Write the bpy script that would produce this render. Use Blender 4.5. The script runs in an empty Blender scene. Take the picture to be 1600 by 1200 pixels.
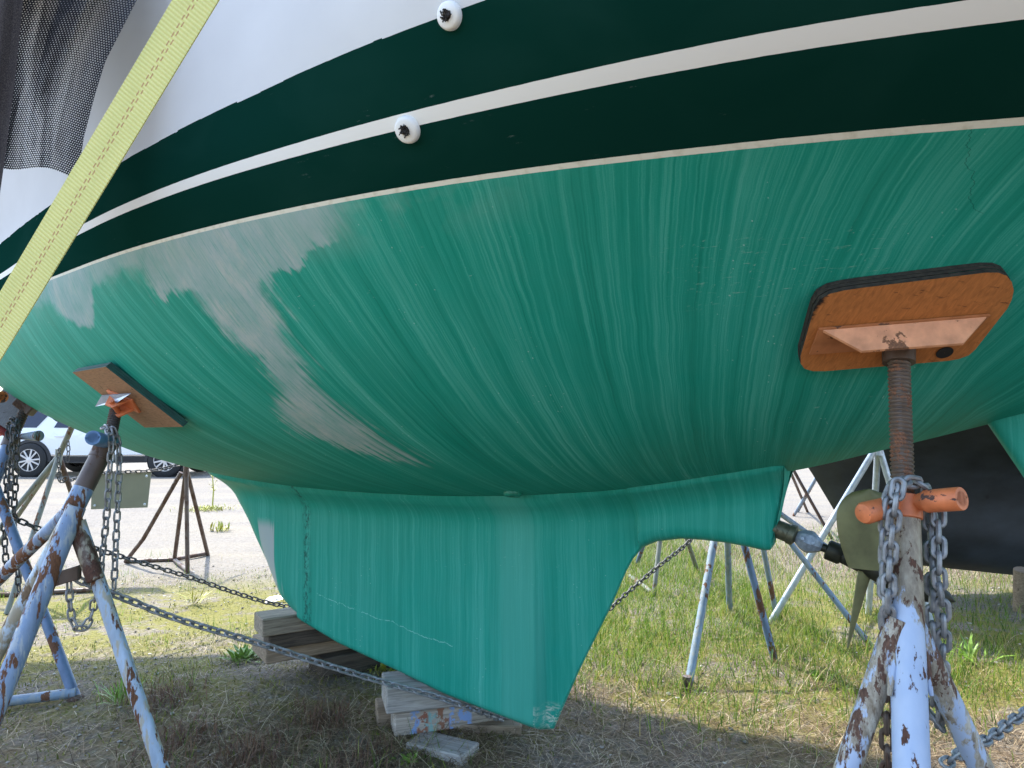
import bpy, math, random
import numpy as np
from mathutils import Vector, Matrix
random.seed(7); RNG = np.random.default_rng(7)
scene = bpy.context.scene
COL = scene.collection

# ------------------------------------------------------------------ camera, sky, sun, exposure
FPX, CAMZ = 1110.0, 1.28
PITCH = math.atan(61 / FPX)
cam = bpy.data.objects.new('camera', bpy.data.cameras.new('camera')); COL.objects.link(cam)
cam.data.sensor_width = 36; cam.data.lens = FPX / 1600 * 36
cam.data.clip_start = 0.02; cam.data.clip_end = 3000
cam.location = (0, 0, CAMZ); cam.rotation_euler = (math.radians(90) + PITCH, 0, 0)
scene.camera = cam

SUN_EL, SUN_AZ = 55.0, -40.0          # elevation; azimuth from +Y towards -X when negative
w = bpy.data.worlds.new('World'); scene.world = w; w.use_nodes = True
wn = w.node_tree; sky = wn.nodes.new('ShaderNodeTexSky'); sky.sky_type = 'NISHITA'; sky.sun_disc = False
sky.sun_elevation = math.radians(SUN_EL); sky.sun_rotation = math.radians(SUN_AZ)
sky.air_density = 1.0; sky.dust_density = 1.2; sky.ozone_density = 0.8
bg = next(n for n in wn.nodes if n.type == 'BACKGROUND')
wn.links.new(sky.outputs[0], bg.inputs[0]); bg.inputs[1].default_value = 0.15
sl = bpy.data.lights.new('sun', 'SUN'); sl.energy = 2.1; sl.angle = math.radians(1.2); sl.color = (1, 0.95, 0.87)
sun = bpy.data.objects.new('sun', sl); COL.objects.link(sun)
_e, _a = math.radians(SUN_EL), math.radians(SUN_AZ)
sdir = Vector((math.sin(_a) * math.cos(_e), math.cos(_a) * math.cos(_e), math.sin(_e)))
sun.rotation_euler = sdir.to_track_quat('Z', 'Y').to_euler(); sun.location = sdir * 30
scene.view_settings.view_transform = 'Standard'; scene.view_settings.look = 'None'
scene.view_settings.exposure = 2.2; scene.view_settings.gamma = 1
scene.cycles.max_bounces = 8; scene.cycles.transparent_max_bounces = 16

# ------------------------------------------------------------------ measuring helpers (pixels of the 1600 px photograph -> metres)
BC = np.array([-1.42, 3.5]); BD = np.array([math.cos(math.radians(30)), -.5]); BN = np.array([-.5, -math.cos(math.radians(30))])
def ray(px, py):
    a = (px - 800) / FPX; b = (600 - py) / FPX
    return np.array([a, math.cos(PITCH) - b * math.sin(PITCH), math.sin(PITCH) + b * math.cos(PITCH)])
def at(px, py, Y):
    r = ray(px, py); return r * (Y / r[1]) + np.array([0, 0, CAMZ])
def onz(px, py, z=0.0):
    r = ray(px, py); return r * ((z - CAMZ) / r[2]) + np.array([0, 0, CAMZ])
def onv(px, py, v):
    r = ray(px, py); t = (v + BC @ BN) / (r[:2] @ BN); return r * t + np.array([0, 0, CAMZ])
def gz(x, y):
    x = np.asarray(x, float); y = np.asarray(y, float)
    g = .125 * np.exp(-((x + 1.0) / 1.2) ** 2 - ((y - 3.35) / .85) ** 2)
    return g + .012 * np.sin(x * 2.1 + 1) * np.cos(y * 1.7) * np.exp(-y / 12.0)
def ong(px, py):
    z = 0.0
    for _ in range(12):
        p = onz(px, py, z); z = float(gz(p[0], p[1]))
    return p
def B(u, v, z):                                     # boat axes (aft, towards the camera side, up) -> world
    q = BC + BD * u + BN * v; return np.array([q[0], q[1], z])

# ------------------------------------------------------------------ mesh helpers
class MB:
    def __init__(s): s.v = []; s.f = []; s.uv = {}; s.sm = []
    def add(s, verts, faces, smooth=True):
        n = len(s.v); s.v += [tuple(map(float, p)) for p in verts]
        s.f += [tuple(i + n for i in f) for f in faces]; s.sm += [smooth] * len(faces); return n
    def grid(s, P, closeu=False, closev=False, smooth=True, flip=False):
        P = np.asarray(P, float); a, b = P.shape[:2]; F = []
        for i in range(a if closeu else a - 1):
            for j in range(b if closev else b - 1):
                q = (i * b + j, ((i + 1) % a) * b + j, ((i + 1) % a) * b + (j + 1) % b, i * b + (j + 1) % b)
                F.append(q[::-1] if flip else q)
        return s.add(P.reshape(-1, 3), F, smooth)
    def tube(s, pts, r, n=14, cap=True, helix=None):
        pts = [np.asarray(p, float) for p in pts]; m = len(pts)
        rs = [r] * m if np.isscalar(r) else list(r)
        T = [pts[min(i + 1, m - 1)] - pts[max(i - 1, 0)] for i in range(m)]
        T = [t / (np.linalg.norm(t) + 1e-12) for t in T]
        up = np.array([0, 0, 1.]) if abs(T[0][2]) < .9 else np.array([1., 0, 0])
        x = np.cross(T[0], up); x /= np.linalg.norm(x); G = []
        for i in range(m):
            x = x - T[i] * (x @ T[i]); x /= np.linalg.norm(x); y = np.cross(T[i], x)
            G.append([pts[i] + (x * math.cos(2 * math.pi * k / n) + y * math.sin(2 * math.pi * k / n)) *
                      (rs[i] if helix is None else helix(i, k / n)) for k in range(n)])
        b = s.grid(G, closev=True)
        if cap:
            s.f.append(tuple(b + k for k in range(n))); s.sm.append(False)
            s.f.append(tuple(b + (m - 1) * n + k for k in range(n))[::-1]); s.sm.append(False)
        return s
    def pipe(s, p, q, r, wall=.004, n=18, bore=.08):         # open-ended pipe: hollow at end q
        p, q = np.asarray(p, float), np.asarray(q, float); d = (q - p) / np.linalg.norm(q - p)
        s.tube([p, q - d * .002, q, q, q - d * .002, q - d * bore], [r, r, r - .001, r - wall, r - wall - .0005, r - wall - .0005], n); return s
    def box(s, c, ax, ay, az, half, bev=.0, smooth=False):
        c = np.asarray(c, float); A = [np.asarray(a, float) / np.linalg.norm(a) for a in (ax, ay, az)]
        hx, hy, hz = half
        if bev <= 0:
            V = [c + A[0] * hx * i + A[1] * hy * j + A[2] * hz * k for k in (-1, 1) for j in (-1, 1) for i in (-1, 1)]
            return s.add(V, [(0, 2, 3, 1), (4, 5, 7, 6), (0, 1, 5, 4), (2, 6, 7, 3), (0, 4, 6, 2), (1, 3, 7, 5)], smooth)
        V = []; idx = {}
        for i in (-1, 1):
            for j in (-1, 1):
                for k in (-1, 1):
                    for m in range(3):
                        h = [hx - bev, hy - bev, hz - bev]; h[m] += bev
                        idx[(i, j, k, m)] = len(V); V.append(c + A[0] * h[0] * i + A[1] * h[1] * j + A[2] * h[2] * k)
        F = []
        sg = (-1, 1)
        for i in sg: F.append(tuple(idx[(i, j, k, 0)] for j, k in ((-1, -1), (1, -1), (1, 1), (-1, 1))[::i]))
        for j in sg: F.append(tuple(idx[(i, j, k, 1)] for i, k in ((-1, -1), (-1, 1), (1, 1), (1, -1))[::j]))
        for k in sg: F.append(tuple(idx[(i, j, k, 2)] for i, j in ((-1, -1), (1, -1), (1, 1), (-1, 1))[::k]))
        for i in sg:
            for j in sg: F.append((idx[(i, j, -1, 0)], idx[(i, j, 1, 0)], idx[(i, j, 1, 1)], idx[(i, j, -1, 1)])[::(-i * j)])
        for i in sg:
            for k in sg: F.append((idx[(i, -1, k, 0)], idx[(i, 1, k, 0)], idx[(i, 1, k, 2)], idx[(i, -1, k, 2)])[::(i * k)])
        for j in sg:
            for k in sg: F.append((idx[(-1, j, k, 1)], idx[(1, j, k, 1)], idx[(1, j, k, 2)], idx[(-1, j, k, 2)])[::(-j * k)])
        for i in sg:
            for j in sg:
                for k in sg: F.append((idx[(i, j, k, 0)], idx[(i, j, k, 1)], idx[(i, j, k, 2)])[::(i * j * k)])
        return s.add(V, F, smooth)
    def prism(s, poly, d, smooth=False):                # closed polygon (3-D points) swept by vector d
        n = len(poly); P = [np.asarray(p, float) for p in poly]; V = P + [p + np.asarray(d, float) for p in P]
        F = [tuple(range(n))[::-1], tuple(range(n, 2 * n))] + [(i, (i + 1) % n, n + (i + 1) % n, n + i) for i in range(n)]
        return s.add(V, F, smooth)
    def lathe(s, o, ax, prof, n=28):                    # prof: (distance along axis, radius)
        ax = np.asarray(ax, float); ax /= np.linalg.norm(ax)
        t = np.array([0, 0, 1.]) if abs(ax[2]) < .9 else np.array([1., 0, 0])
        x = np.cross(ax, t); x /= np.linalg.norm(x); y = np.cross(ax, x); o = np.asarray(o, float)
        return s.grid([[o + ax * a + (x * math.cos(2 * math.pi * k / n) + y * math.sin(2 * math.pi * k / n)) * r for k in range(n)] for a, r in prof], closev=True)
    def ball(s, c, r, n=10, m=7, sq=(1, 1, 1)):
        c = np.asarray(c, float)
        return s.grid([[c + r * np.array(sq) * np.array([math.sin(a) * math.cos(b), math.sin(a) * math.sin(b), math.cos(a)])
                 for b in np.linspace(0, 2 * math.pi, n, endpoint=False)] for a in np.linspace(.02, math.pi - .02, m)], closev=True, flip=True)

def wloc(o):
    p = np.zeros(3)
    while o is not None: p = p + np.array(o.location); o = o.parent
    return p
def obj(name, mb, mat, parent=None, loc=None, sharp=40, uv=None):
    me = bpy.data.meshes.new(name)
    off = wloc(parent) if parent is not None else np.zeros(3)
    if loc is not None: off = off + np.asarray(loc, float) if parent is not None else np.asarray(loc, float)
    V = (np.asarray(mb.v) - off) if len(mb.v) else np.zeros((0, 3))
    me.from_pydata(V.tolist(), [], mb.f); me.validate()
    if uv is not None:
        l = me.uv_layers.new(name='UVMap'); vi = np.empty(len(me.loops), 'i'); me.loops.foreach_get('vertex_index', vi)
        l.data.foreach_set('uv', np.asarray(uv, 'f')[vi].ravel())
    if len(mb.sm) == len(me.polygons): me.polygons.foreach_set('use_smooth', mb.sm)
    me.update()
    if any(mb.sm): me.set_sharp_from_angle(angle=math.radians(sharp))
    me.materials.append(mat)
    o = bpy.data.objects.new(name, me); COL.objects.link(o)
    if loc is not None: o.location = loc
    if parent is not None: o.parent = parent
    return o
def tag(o, label=None, cat=None, group=None, kind=None):
    if label: o['label'] = label
    if cat: o['category'] = cat
    if group: o['group'] = group
    if kind: o['kind'] = kind
    return o
def empty(name, loc, label, cat, group=None):
    o = bpy.data.objects.new(name, None); COL.objects.link(o); o.location = tuple(map(float, loc)); o.empty_display_size = .1
    return tag(o, label, cat, group)
def catmull(P, n):
    P = [np.asarray(p, float) for p in P]; P = [2 * P[0] - P[1]] + P + [2 * P[-1] - P[-2]]; out = []
    for i in range(1, len(P) - 2):
        a, b, c, d = P[i - 1:i + 3]
        for t in np.linspace(0, 1, n, endpoint=False):
            out.append(.5 * ((2 * b) + (-a + c) * t + (2 * a - 5 * b + 4 * c - d) * t * t + (-a + 3 * b - 3 * c + d) * t ** 3))
    return out + [P[-2]]

# ------------------------------------------------------------------ material helpers
class NT:
    def __init__(s, name, rough=.6, metal=0., spec=.5):
        s.m = bpy.data.materials.new(name); s.m.use_nodes = True; s.t = s.m.node_tree
        s.b = next(n for n in s.t.nodes if n.type == 'BSDF_PRINCIPLED')
        s.b.inputs['Roughness'].default_value = rough; s.b.inputs['Metallic'].default_value = metal
        s.b.inputs['Specular IOR Level'].default_value = spec
        s._tc = None
    def n(s, t): return s.t.nodes.new(t)
    def set(s, sock, val):
        if isinstance(val, bpy.types.NodeSocket): s.t.links.new(val, sock)
        elif hasattr(sock.default_value, '__len__') and len(sock.default_value) == 4 and hasattr(val, '__len__') and len(val) == 3: sock.default_value = (*val, 1)
        elif hasattr(sock.default_value, '__len__') and np.isscalar(val): sock.default_value = (val, val, val, 1)[:len(sock.default_value)]
        else: sock.default_value = val
    def tc(s, k='Object'):
        if s._tc is None: s._tc = s.n('ShaderNodeTexCoord')
        return s._tc.outputs[k]
    def pos(s): return s.n('ShaderNodeNewGeometry').outputs['Position']
    def island(s): return s.n('ShaderNodeNewGeometry').outputs['Random Per Island']
    def mp(s, vec, scale=(1, 1, 1), loc=(0, 0, 0), rot=(0, 0, 0)):
        k = s.n('ShaderNodeMapping'); s.set(k.inputs[0], vec); k.inputs['Scale'].default_value = scale
        k.inputs['Location'].default_value = loc; k.inputs['Rotation'].default_value = rot; return k.outputs[0]
    def noise(s, vec, scale=5, detail=4, rough=.55, dist=0., col=False):
        k = s.n('ShaderNodeTexNoise'); s.set(k.inputs['Vector'], vec); k.inputs['Scale'].default_value = scale
        k.inputs['Detail'].default_value = detail; k.inputs['Roughness'].default_value = rough; k.inputs['Distortion'].default_value = dist
        return k.outputs['Color' if col else 'Fac']
    def vor(s, vec, scale, feat='F1', out='Distance', rand=1.):
        k = s.n('ShaderNodeTexVoronoi'); k.feature = feat; s.set(k.inputs['Vector'], vec); k.inputs['Scale'].default_value = scale
        k.inputs['Randomness'].default_value = rand; return k.outputs[out]
    def ramp(s, fac, stops, interp='LINEAR'):
        k = s.n('ShaderNodeValToRGB'); s.set(k.inputs[0], fac); e = k.color_ramp.elements; k.color_ramp.interpolation = interp
        while len(e) < len(stops): e.new(.5)
        for i, (p, c) in enumerate(stops):
            e[i].position = p; e[i].color = (c, c, c, 1) if np.isscalar(c) else (*c, 1)
        return k.outputs[0]
    def mix(s, fac, a, b, mode='MIX'):
        k = s.n('ShaderNodeMix'); k.data_type = 'RGBA'; k.blend_type = mode
        s.set(k.inputs[0], fac); s.set(k.inputs[6], a); s.set(k.inputs[7], b); return k.outputs[2]
    def ma(s, op, a, b=0., c=0., clamp=False):
        k = s.n('ShaderNodeMath'); k.operation = op; k.use_clamp = clamp
        s.set(k.inputs[0], a); s.set(k.inputs[1], b); s.set(k.inputs[2], c); return k.outputs[0]
    def sm(s, x, lo, hi):
        k = s.n('ShaderNodeMapRange'); k.interpolation_type = 'SMOOTHSTEP'; s.set(k.inputs[0], x)
        s.set(k.inputs[1], lo); s.set(k.inputs[2], hi); return k.outputs[0]
    def sep(s, v):
        k = s.n('ShaderNodeSeparateXYZ'); s.set(k.inputs[0], v); return k.outputs
    def comb(s, x, y, z):
        k = s.n('ShaderNodeCombineXYZ')
        for i, q in enumerate((x, y, z)): s.set(k.inputs[i], q)
        return k.outputs[0]
    def bump(s, h, strength=.3, dist=.01):
        k = s.n('ShaderNodeBump'); s.set(k.inputs['Height'], h); k.inputs['Strength'].default_value = strength
        k.inputs['Distance'].default_value = dist; s.t.links.new(k.outputs[0], s.b.inputs['Normal'])
    def base(s, c): s.set(s.b.inputs['Base Color'], c); return s
    def rough(s, r): s.set(s.b.inputs['Roughness'], r); return s

def plain(name, col, rough=.5, metal=0., var=.25, scale=30, spec=.5):
    t = NT(name, rough, metal, spec); n = t.noise(t.tc(), scale, 5)
    a = tuple(c * (1 - var) for c in col); b = tuple(min(1, c * (1 + var)) for c in col)
    t.base(t.ramp(n, [(.3, a), (.7, b)])); return t.m
def painted(name, paint, amount=.5, scale=9, rust=(.085, .038, .02), rust2=(.17, .075, .035), pale=None, rough=.5, stretch=(1, 1, .45)):
    t = NT(name, rough); p = t.mp(t.tc(), stretch)
    n = t.noise(p, scale, 9, .62, .3); n2 = t.noise(p, scale * 5, 6, .6); fine = t.noise(p, scale * 16, 4)
    pc = t.ramp(t.noise(p, scale * 1.7, 5), [(.3, tuple(c * .78 for c in paint)), (.7, tuple(min(.85, c * 1.2 + .01) for c in paint))])
    if pale: pc = t.mix(t.ramp(t.noise(p, scale * 2.3, 8, .65), [(.5, 0.), (.58, 1.)]), pc, pale)
    rc = t.ramp(fine, [(.3, rust), (.7, rust2)])
    th = 1 - amount
    k = t.ma('ADD', t.ma('MULTIPLY', n, .75), t.ma('MULTIPLY', n2, .25))
    lo = .38 + .27 * th
    mask = t.ramp(k, [(lo, 0.), (lo + .018, 1.)])
    t.base(t.mix(mask, pc, rc)); t.rough(t.ramp(mask, [(0, rough), (1, .9)]))
    t.bump(t.ma('SUBTRACT', t.ma('MULTIPLY', fine, .4), mask), .35, .0015); return t.m
def wood(name, c1, c2, grain=1., paint=None):
    t = NT(name, .85, 0, .3); o = t.tc(); p = t.mp(o, (1.3, 16, 16))
    g = t.noise(p, 3.2 * grain, 7, .6, 1.4); f = t.noise(t.mp(o, (4, 90, 90)), 3, 4)
    c = t.ramp(t.ma('ADD', t.ma('MULTIPLY', g, .7), t.ma('MULTIPLY', f, .3)), [(.32, c1), (.48, tuple((a + b) / 2 for a, b in zip(c1, c2))), (.66, c2)])
    cr = t.ramp(t.noise(t.mp(o, (1, 40, 40)), 2, 3, .5, .5), [(.30, .35), (.36, 1.)])
    c = t.mix(1., c, cr, 'MULTIPLY')
    if paint:
        x = t.sep(o)[0]
        for i, (lo, hi, pcx) in enumerate(paint):
            blot = t.noise(t.mp(o, (1, 1, 1), (i * 3.1, 0, 0)), 34, 6, .6)
            m = t.ma('MULTIPLY', t.ma('MULTIPLY', t.sm(x, lo, lo + .012), t.sm(x, hi + .012, hi)), t.ramp(blot, [(.48, 0.), (.52, 1.)]))
            c = t.mix(m, c, pcx)
    t.base(c); t.bump(t.ma('ADD', g, t.ma('MULTIPLY', f, .6)), .5, .003); return t.m

# ------------------------------------------------------------------ the boat's lines
ZW = 1.765
def tab(pts):
    U = np.array([p[0] for p in pts], float); Vv = np.array([p[1] for p in pts], float)
    def f(x):                                          # monotone-ish cubic (Catmull-Rom tangents on uneven knots)
        x = np.asarray(x, float); d = np.gradient(Vv, U); i = np.clip(np.searchsorted(U, x) - 1, 0, len(U) - 2)
        h = U[i + 1] - U[i]; t = np.clip((x - U[i]) / h, 0, 1)
        return ((2 * t**3 - 3 * t**2 + 1) * Vv[i] + (t**3 - 2 * t**2 + t) * h * d[i] + (-2 * t**3 + 3 * t**2) * Vv[i + 1] + (t**3 - t**2) * h * d[i + 1])
    return f
VW = tab([(-2.42, .01), (-2.0, .26), (-1.5, .50), (-1., .70), (-.5, .845), (-.182, .913), (.1, .975), (.571, 1.067), (1.051, 1.147), (1.4, 1.18), (1.7, 1.19), (2.0, 1.18), (2.3, 1.146), (2.656, 1.075), (2.86, 1.023), (3.134, .939), (3.6, .76), (4.2, .50), (4.6, .30)])
F2 = tab([(-2.42, .0), (-.3, -.012), (.2, .004), (.84, .024), (1.44, .046), (1.89, .063), (2.125, .078), (2.35, .097), (2.6, .125), (2.8, .146), (3.12, .168), (3.6, .2), (4.6, .25)])
F3 = tab([(-2.42, .01), (-.3, -.012), (.2, .006), (.567, .02), (1.134, .034), (1.5, .062), (1.72, .083), (2.044, .128), (2.347, .175), (2.8, .26), (3.12, .31), (3.6, .40), (4.6, .50)])
F4 = tab([(-2.42, .03), (-1, .06), (.2, .06), (1.1, .07), (1.72, .12), (2.347, .23), (3.12, .40), (3.6, .52), (4.6, .62)])
ZC = tab([(-2.42, 1.765), (-2.2, 1.63), (-1.8, 1.46), (-1.39, 1.305), (-.78, 1.155), (-.3, 1.08), (0, 1.035), (.35, 1.0), (.657, .982), (1.1, .975), (1.64, .992), (2.142, 1.043), (2.46, 1.1), (2.62, 1.131), (2.9, 1.208), (3.135, 1.277), (3.6, 1.42), (4.2, 1.6), (4.6, 1.72)])
S0 = tab([(-2.42, .25), (-1, .22), (0, .2), (.84, .32), (1.44, .55), (1.9, .78), (2.35, 1.12), (2.8, 1.6), (3.12, 1.95), (3.6, 2.0), (4.6, 2.0)])
NB, NTOP = 44, 26
def section(u):
    zc, vw, s0 = float(ZC(u)), float(VW(u)), float(S0(u)); h = ZW - zc
    dz = 1 / math.hypot(s0, 1); dv = s0 * dz
    dead = .16 if u > -.2 else .16 + .30 * min(1, (-.2 - u) / 1.6)
    L = math.hypot(vw, h)
    p0 = np.array([0, zc]); p3 = np.array([vw, ZW]); k = .42
    p1 = p0 + np.array([math.cos(dead), math.sin(dead)]) * k * L; p2 = p3 - np.array([dv, dz]) * .36 * L
    if p1[0] > vw * .95: p1[0] = vw * .95
    out = []
    for t in np.linspace(0, 1, NB):
        out.append((1 - t)**3 * p0 + 3 * (1 - t)**2 * t * p1 + 3 * (1 - t) * t * t * p2 + t**3 * p3)
    K = np.array([[vw, ZW], [vw + float(F2(u)), ZW + .105], [vw + float(F3(u)), ZW + .245], [vw + float(F4(u)) * .93, ZW + .62], [vw + float(F4(u)), ZW + 1.15]])
    zz = np.linspace(ZW, ZW + 1.15, NTOP)[1:]; d = np.gradient(K[:, 0], K[:, 1]); d[0] = s0 * .95
    for z in zz:
        i = min(max(int(np.searchsorted(K[:, 1], z)) - 1, 0), 3); hh = K[i + 1, 1] - K[i, 1]; t = (z - K[i, 1]) / hh
        v = ((2*t**3-3*t**2+1)*K[i,0] + (t**3-2*t**2+t)*hh*d[i] + (-2*t**3+3*t**2)*K[i+1,0] + (t**3-t**2)*hh*d[i+1])
        out.append(np.array([max(v, .004), z]))
    return np.array(out)
US = np.concatenate([np.linspace(-2.42, -1.8, 14)[:-1], np.linspace(-1.8, 4.6, 110)])
SEC = np.array([section(u) for u in US])               # [station, row, (v, z)]
def rake(u, z): return u - .75 * max(0, (z - ZW) / 1.15) * min(1, max(0, (-.6 - u) / 1.8))**1.5
HG = np.array([[B(rake(u, p[1]), p[0], p[1]) for p in s] for u, s in zip(US, SEC)])
def hull_hit(px, py):
    r = ray(px, py); o = np.array([0, 0, CAMZ])
    a = HG[:-1, :-1].reshape(-1, 3); b = HG[1:, :-1].reshape(-1, 3); c = HG[1:, 1:].reshape(-1, 3); d = HG[:-1, 1:].reshape(-1, 3)
    best = None
    for A, Bq, Cq in ((a, b, c), (a, c, d)):
        e1, e2 = Bq - A, Cq - A; pv = np.cross(r, e2); det = (e1 * pv).sum(1); ok = abs(det) > 1e-12; inv = np.where(ok, 1 / np.where(ok, det, 1), 0)
        tv = o - A; uu = (tv * pv).sum(1) * inv; qv = np.cross(tv, e1); vv = (qv @ r) * inv; tt = (e2 * qv).sum(1) * inv
        h = ok & (uu >= -1e-6) & (vv >= -1e-6) & (uu + vv <= 1 + 1e-6) & (tt > .1)
        if h.any():
            i = np.where(h)[0][np.argmin(tt[h])]; nn = np.cross(e1[i], e2[i]); nn /= np.linalg.norm(nn)
            if nn @ r > 0: nn = -nn
            if best is None or tt[i] < best[0]: best = (tt[i], o + r * tt[i], nn)
    return best
def onplane(px, py, p, n):
    r = ray(px, py); o = np.array([0, 0, CAMZ]); return o + r * (((p - o) @ n) / (r @ n))

# ------------------------------------------------------------------ boat materials
def bottom_paint(t, u, g, z, keel=False):
    """teal bottom paint with run marks that follow the sections (u = along the boat, g = down the girth)"""
    wob = t.ma('ADD', u, t.ma('MULTIPLY', t.ma('SUBTRACT', t.noise(t.comb(t.ma('MULTIPLY', u, 7.), t.ma('MULTIPLY', g, 9.), 0.), 1, 4), .5), .016))
    if not keel:
        mr = t.n('ShaderNodeMapRange'); t.set(mr.inputs[0], u)
        for i_, q_ in ((1, 1.0), (2, 3.1), (3, .62), (4, -.62)): mr.inputs[i_].default_value = q_
        wob = t.ma('SUBTRACT', wob, t.ma('MULTIPLY', mr.outputs[0], g))
    v1 = t.comb(t.ma('MULTIPLY', wob, 80.), t.ma('MULTIPLY', g, .8), 0.)
    v2 = t.comb(t.ma('MULTIPLY', wob, 210.), t.ma('MULTIPLY', g, 2.0), 3.)
    v3 = t.comb(t.ma('MULTIPLY', u, 6.), t.ma('MULTIPLY', g, .9), 7.)
    s1, s2, s3 = t.noise(v1, 1, 7, .68), t.noise(v2, 1, 5, .7), t.noise(v3, 1, 3)
    v3 = t.comb(t.ma('MULTIPLY', wob, 6.), t.ma('MULTIPLY', g, .9), 7.); s3 = t.noise(v3, 1, 3)
    grain = t.noise(t.comb(t.ma('MULTIPLY', u, 330.), t.ma('MULTIPLY', g, 330.), 7.), 1, 2)
    s0_ = t.noise(t.comb(t.ma('MULTIPLY', wob, 22.), t.ma('MULTIPLY', g, .7), 11.), 1, 6, .66)
    k = t.ma('ADD', t.ma('ADD', t.ma('MULTIPLY', s1, .30), t.ma('MULTIPLY', s2, .24)), t.ma('ADD', t.ma('ADD', t.ma('MULTIPLY', s3, .16), t.ma('MULTIPLY', s0_, .25)), t.ma('MULTIPLY', grain, .05)))
    if keel: k = t.ma('ADD', t.ma('MULTIPLY', k, .62), .192)
    c = t.ramp(k, [(.40, (.008, .200, .138)), (.455, (.011, .256, .182)), (.495, (.018, .290, .211)), (.515, (.029, .316, .234)), (.55, (.055, .362, .276)), (.62, (.11, .44, .355))])
    blot = t.noise(t.comb(t.ma('MULTIPLY', u, 3.), t.ma('MULTIPLY', g, 3.), 1.), 2, 6, .6)
    c = t.mix(t.ramp(blot, [(.35, .0), (.75, .22)]), c, (.05, .27, .20))
    # white grit and scrape marks
    gr = t.noise(t.comb(t.ma('MULTIPLY', u, 30.), t.ma('MULTIPLY', g, 85.), 2.), 1, 6, .7)
    area = t.ramp(t.noise(t.comb(t.ma('MULTIPLY', u, 1.6), t.ma('MULTIPLY', g, 2.5), 9.), 1, 2), [(.52, 0.), (.66, 1.)])
    c = t.mix(t.ma('MULTIPLY', t.ramp(gr, [(.655, 0.), (.70, .75)]), area), c, (.42, .55, .50))
    sp = t.vor(t.comb(t.ma('MULTIPLY', u, 1.), t.ma('MULTIPLY', g, .7), 0.), 60)
    c = t.mix(t.ma('MULTIPLY', t.ramp(sp, [(.06, .6), (.11, 0.)]), t.ramp(s3, [(.55, 0.), (.62, 1.)])), c, (.40, .60, .53))
    return c, k, s2
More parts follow.
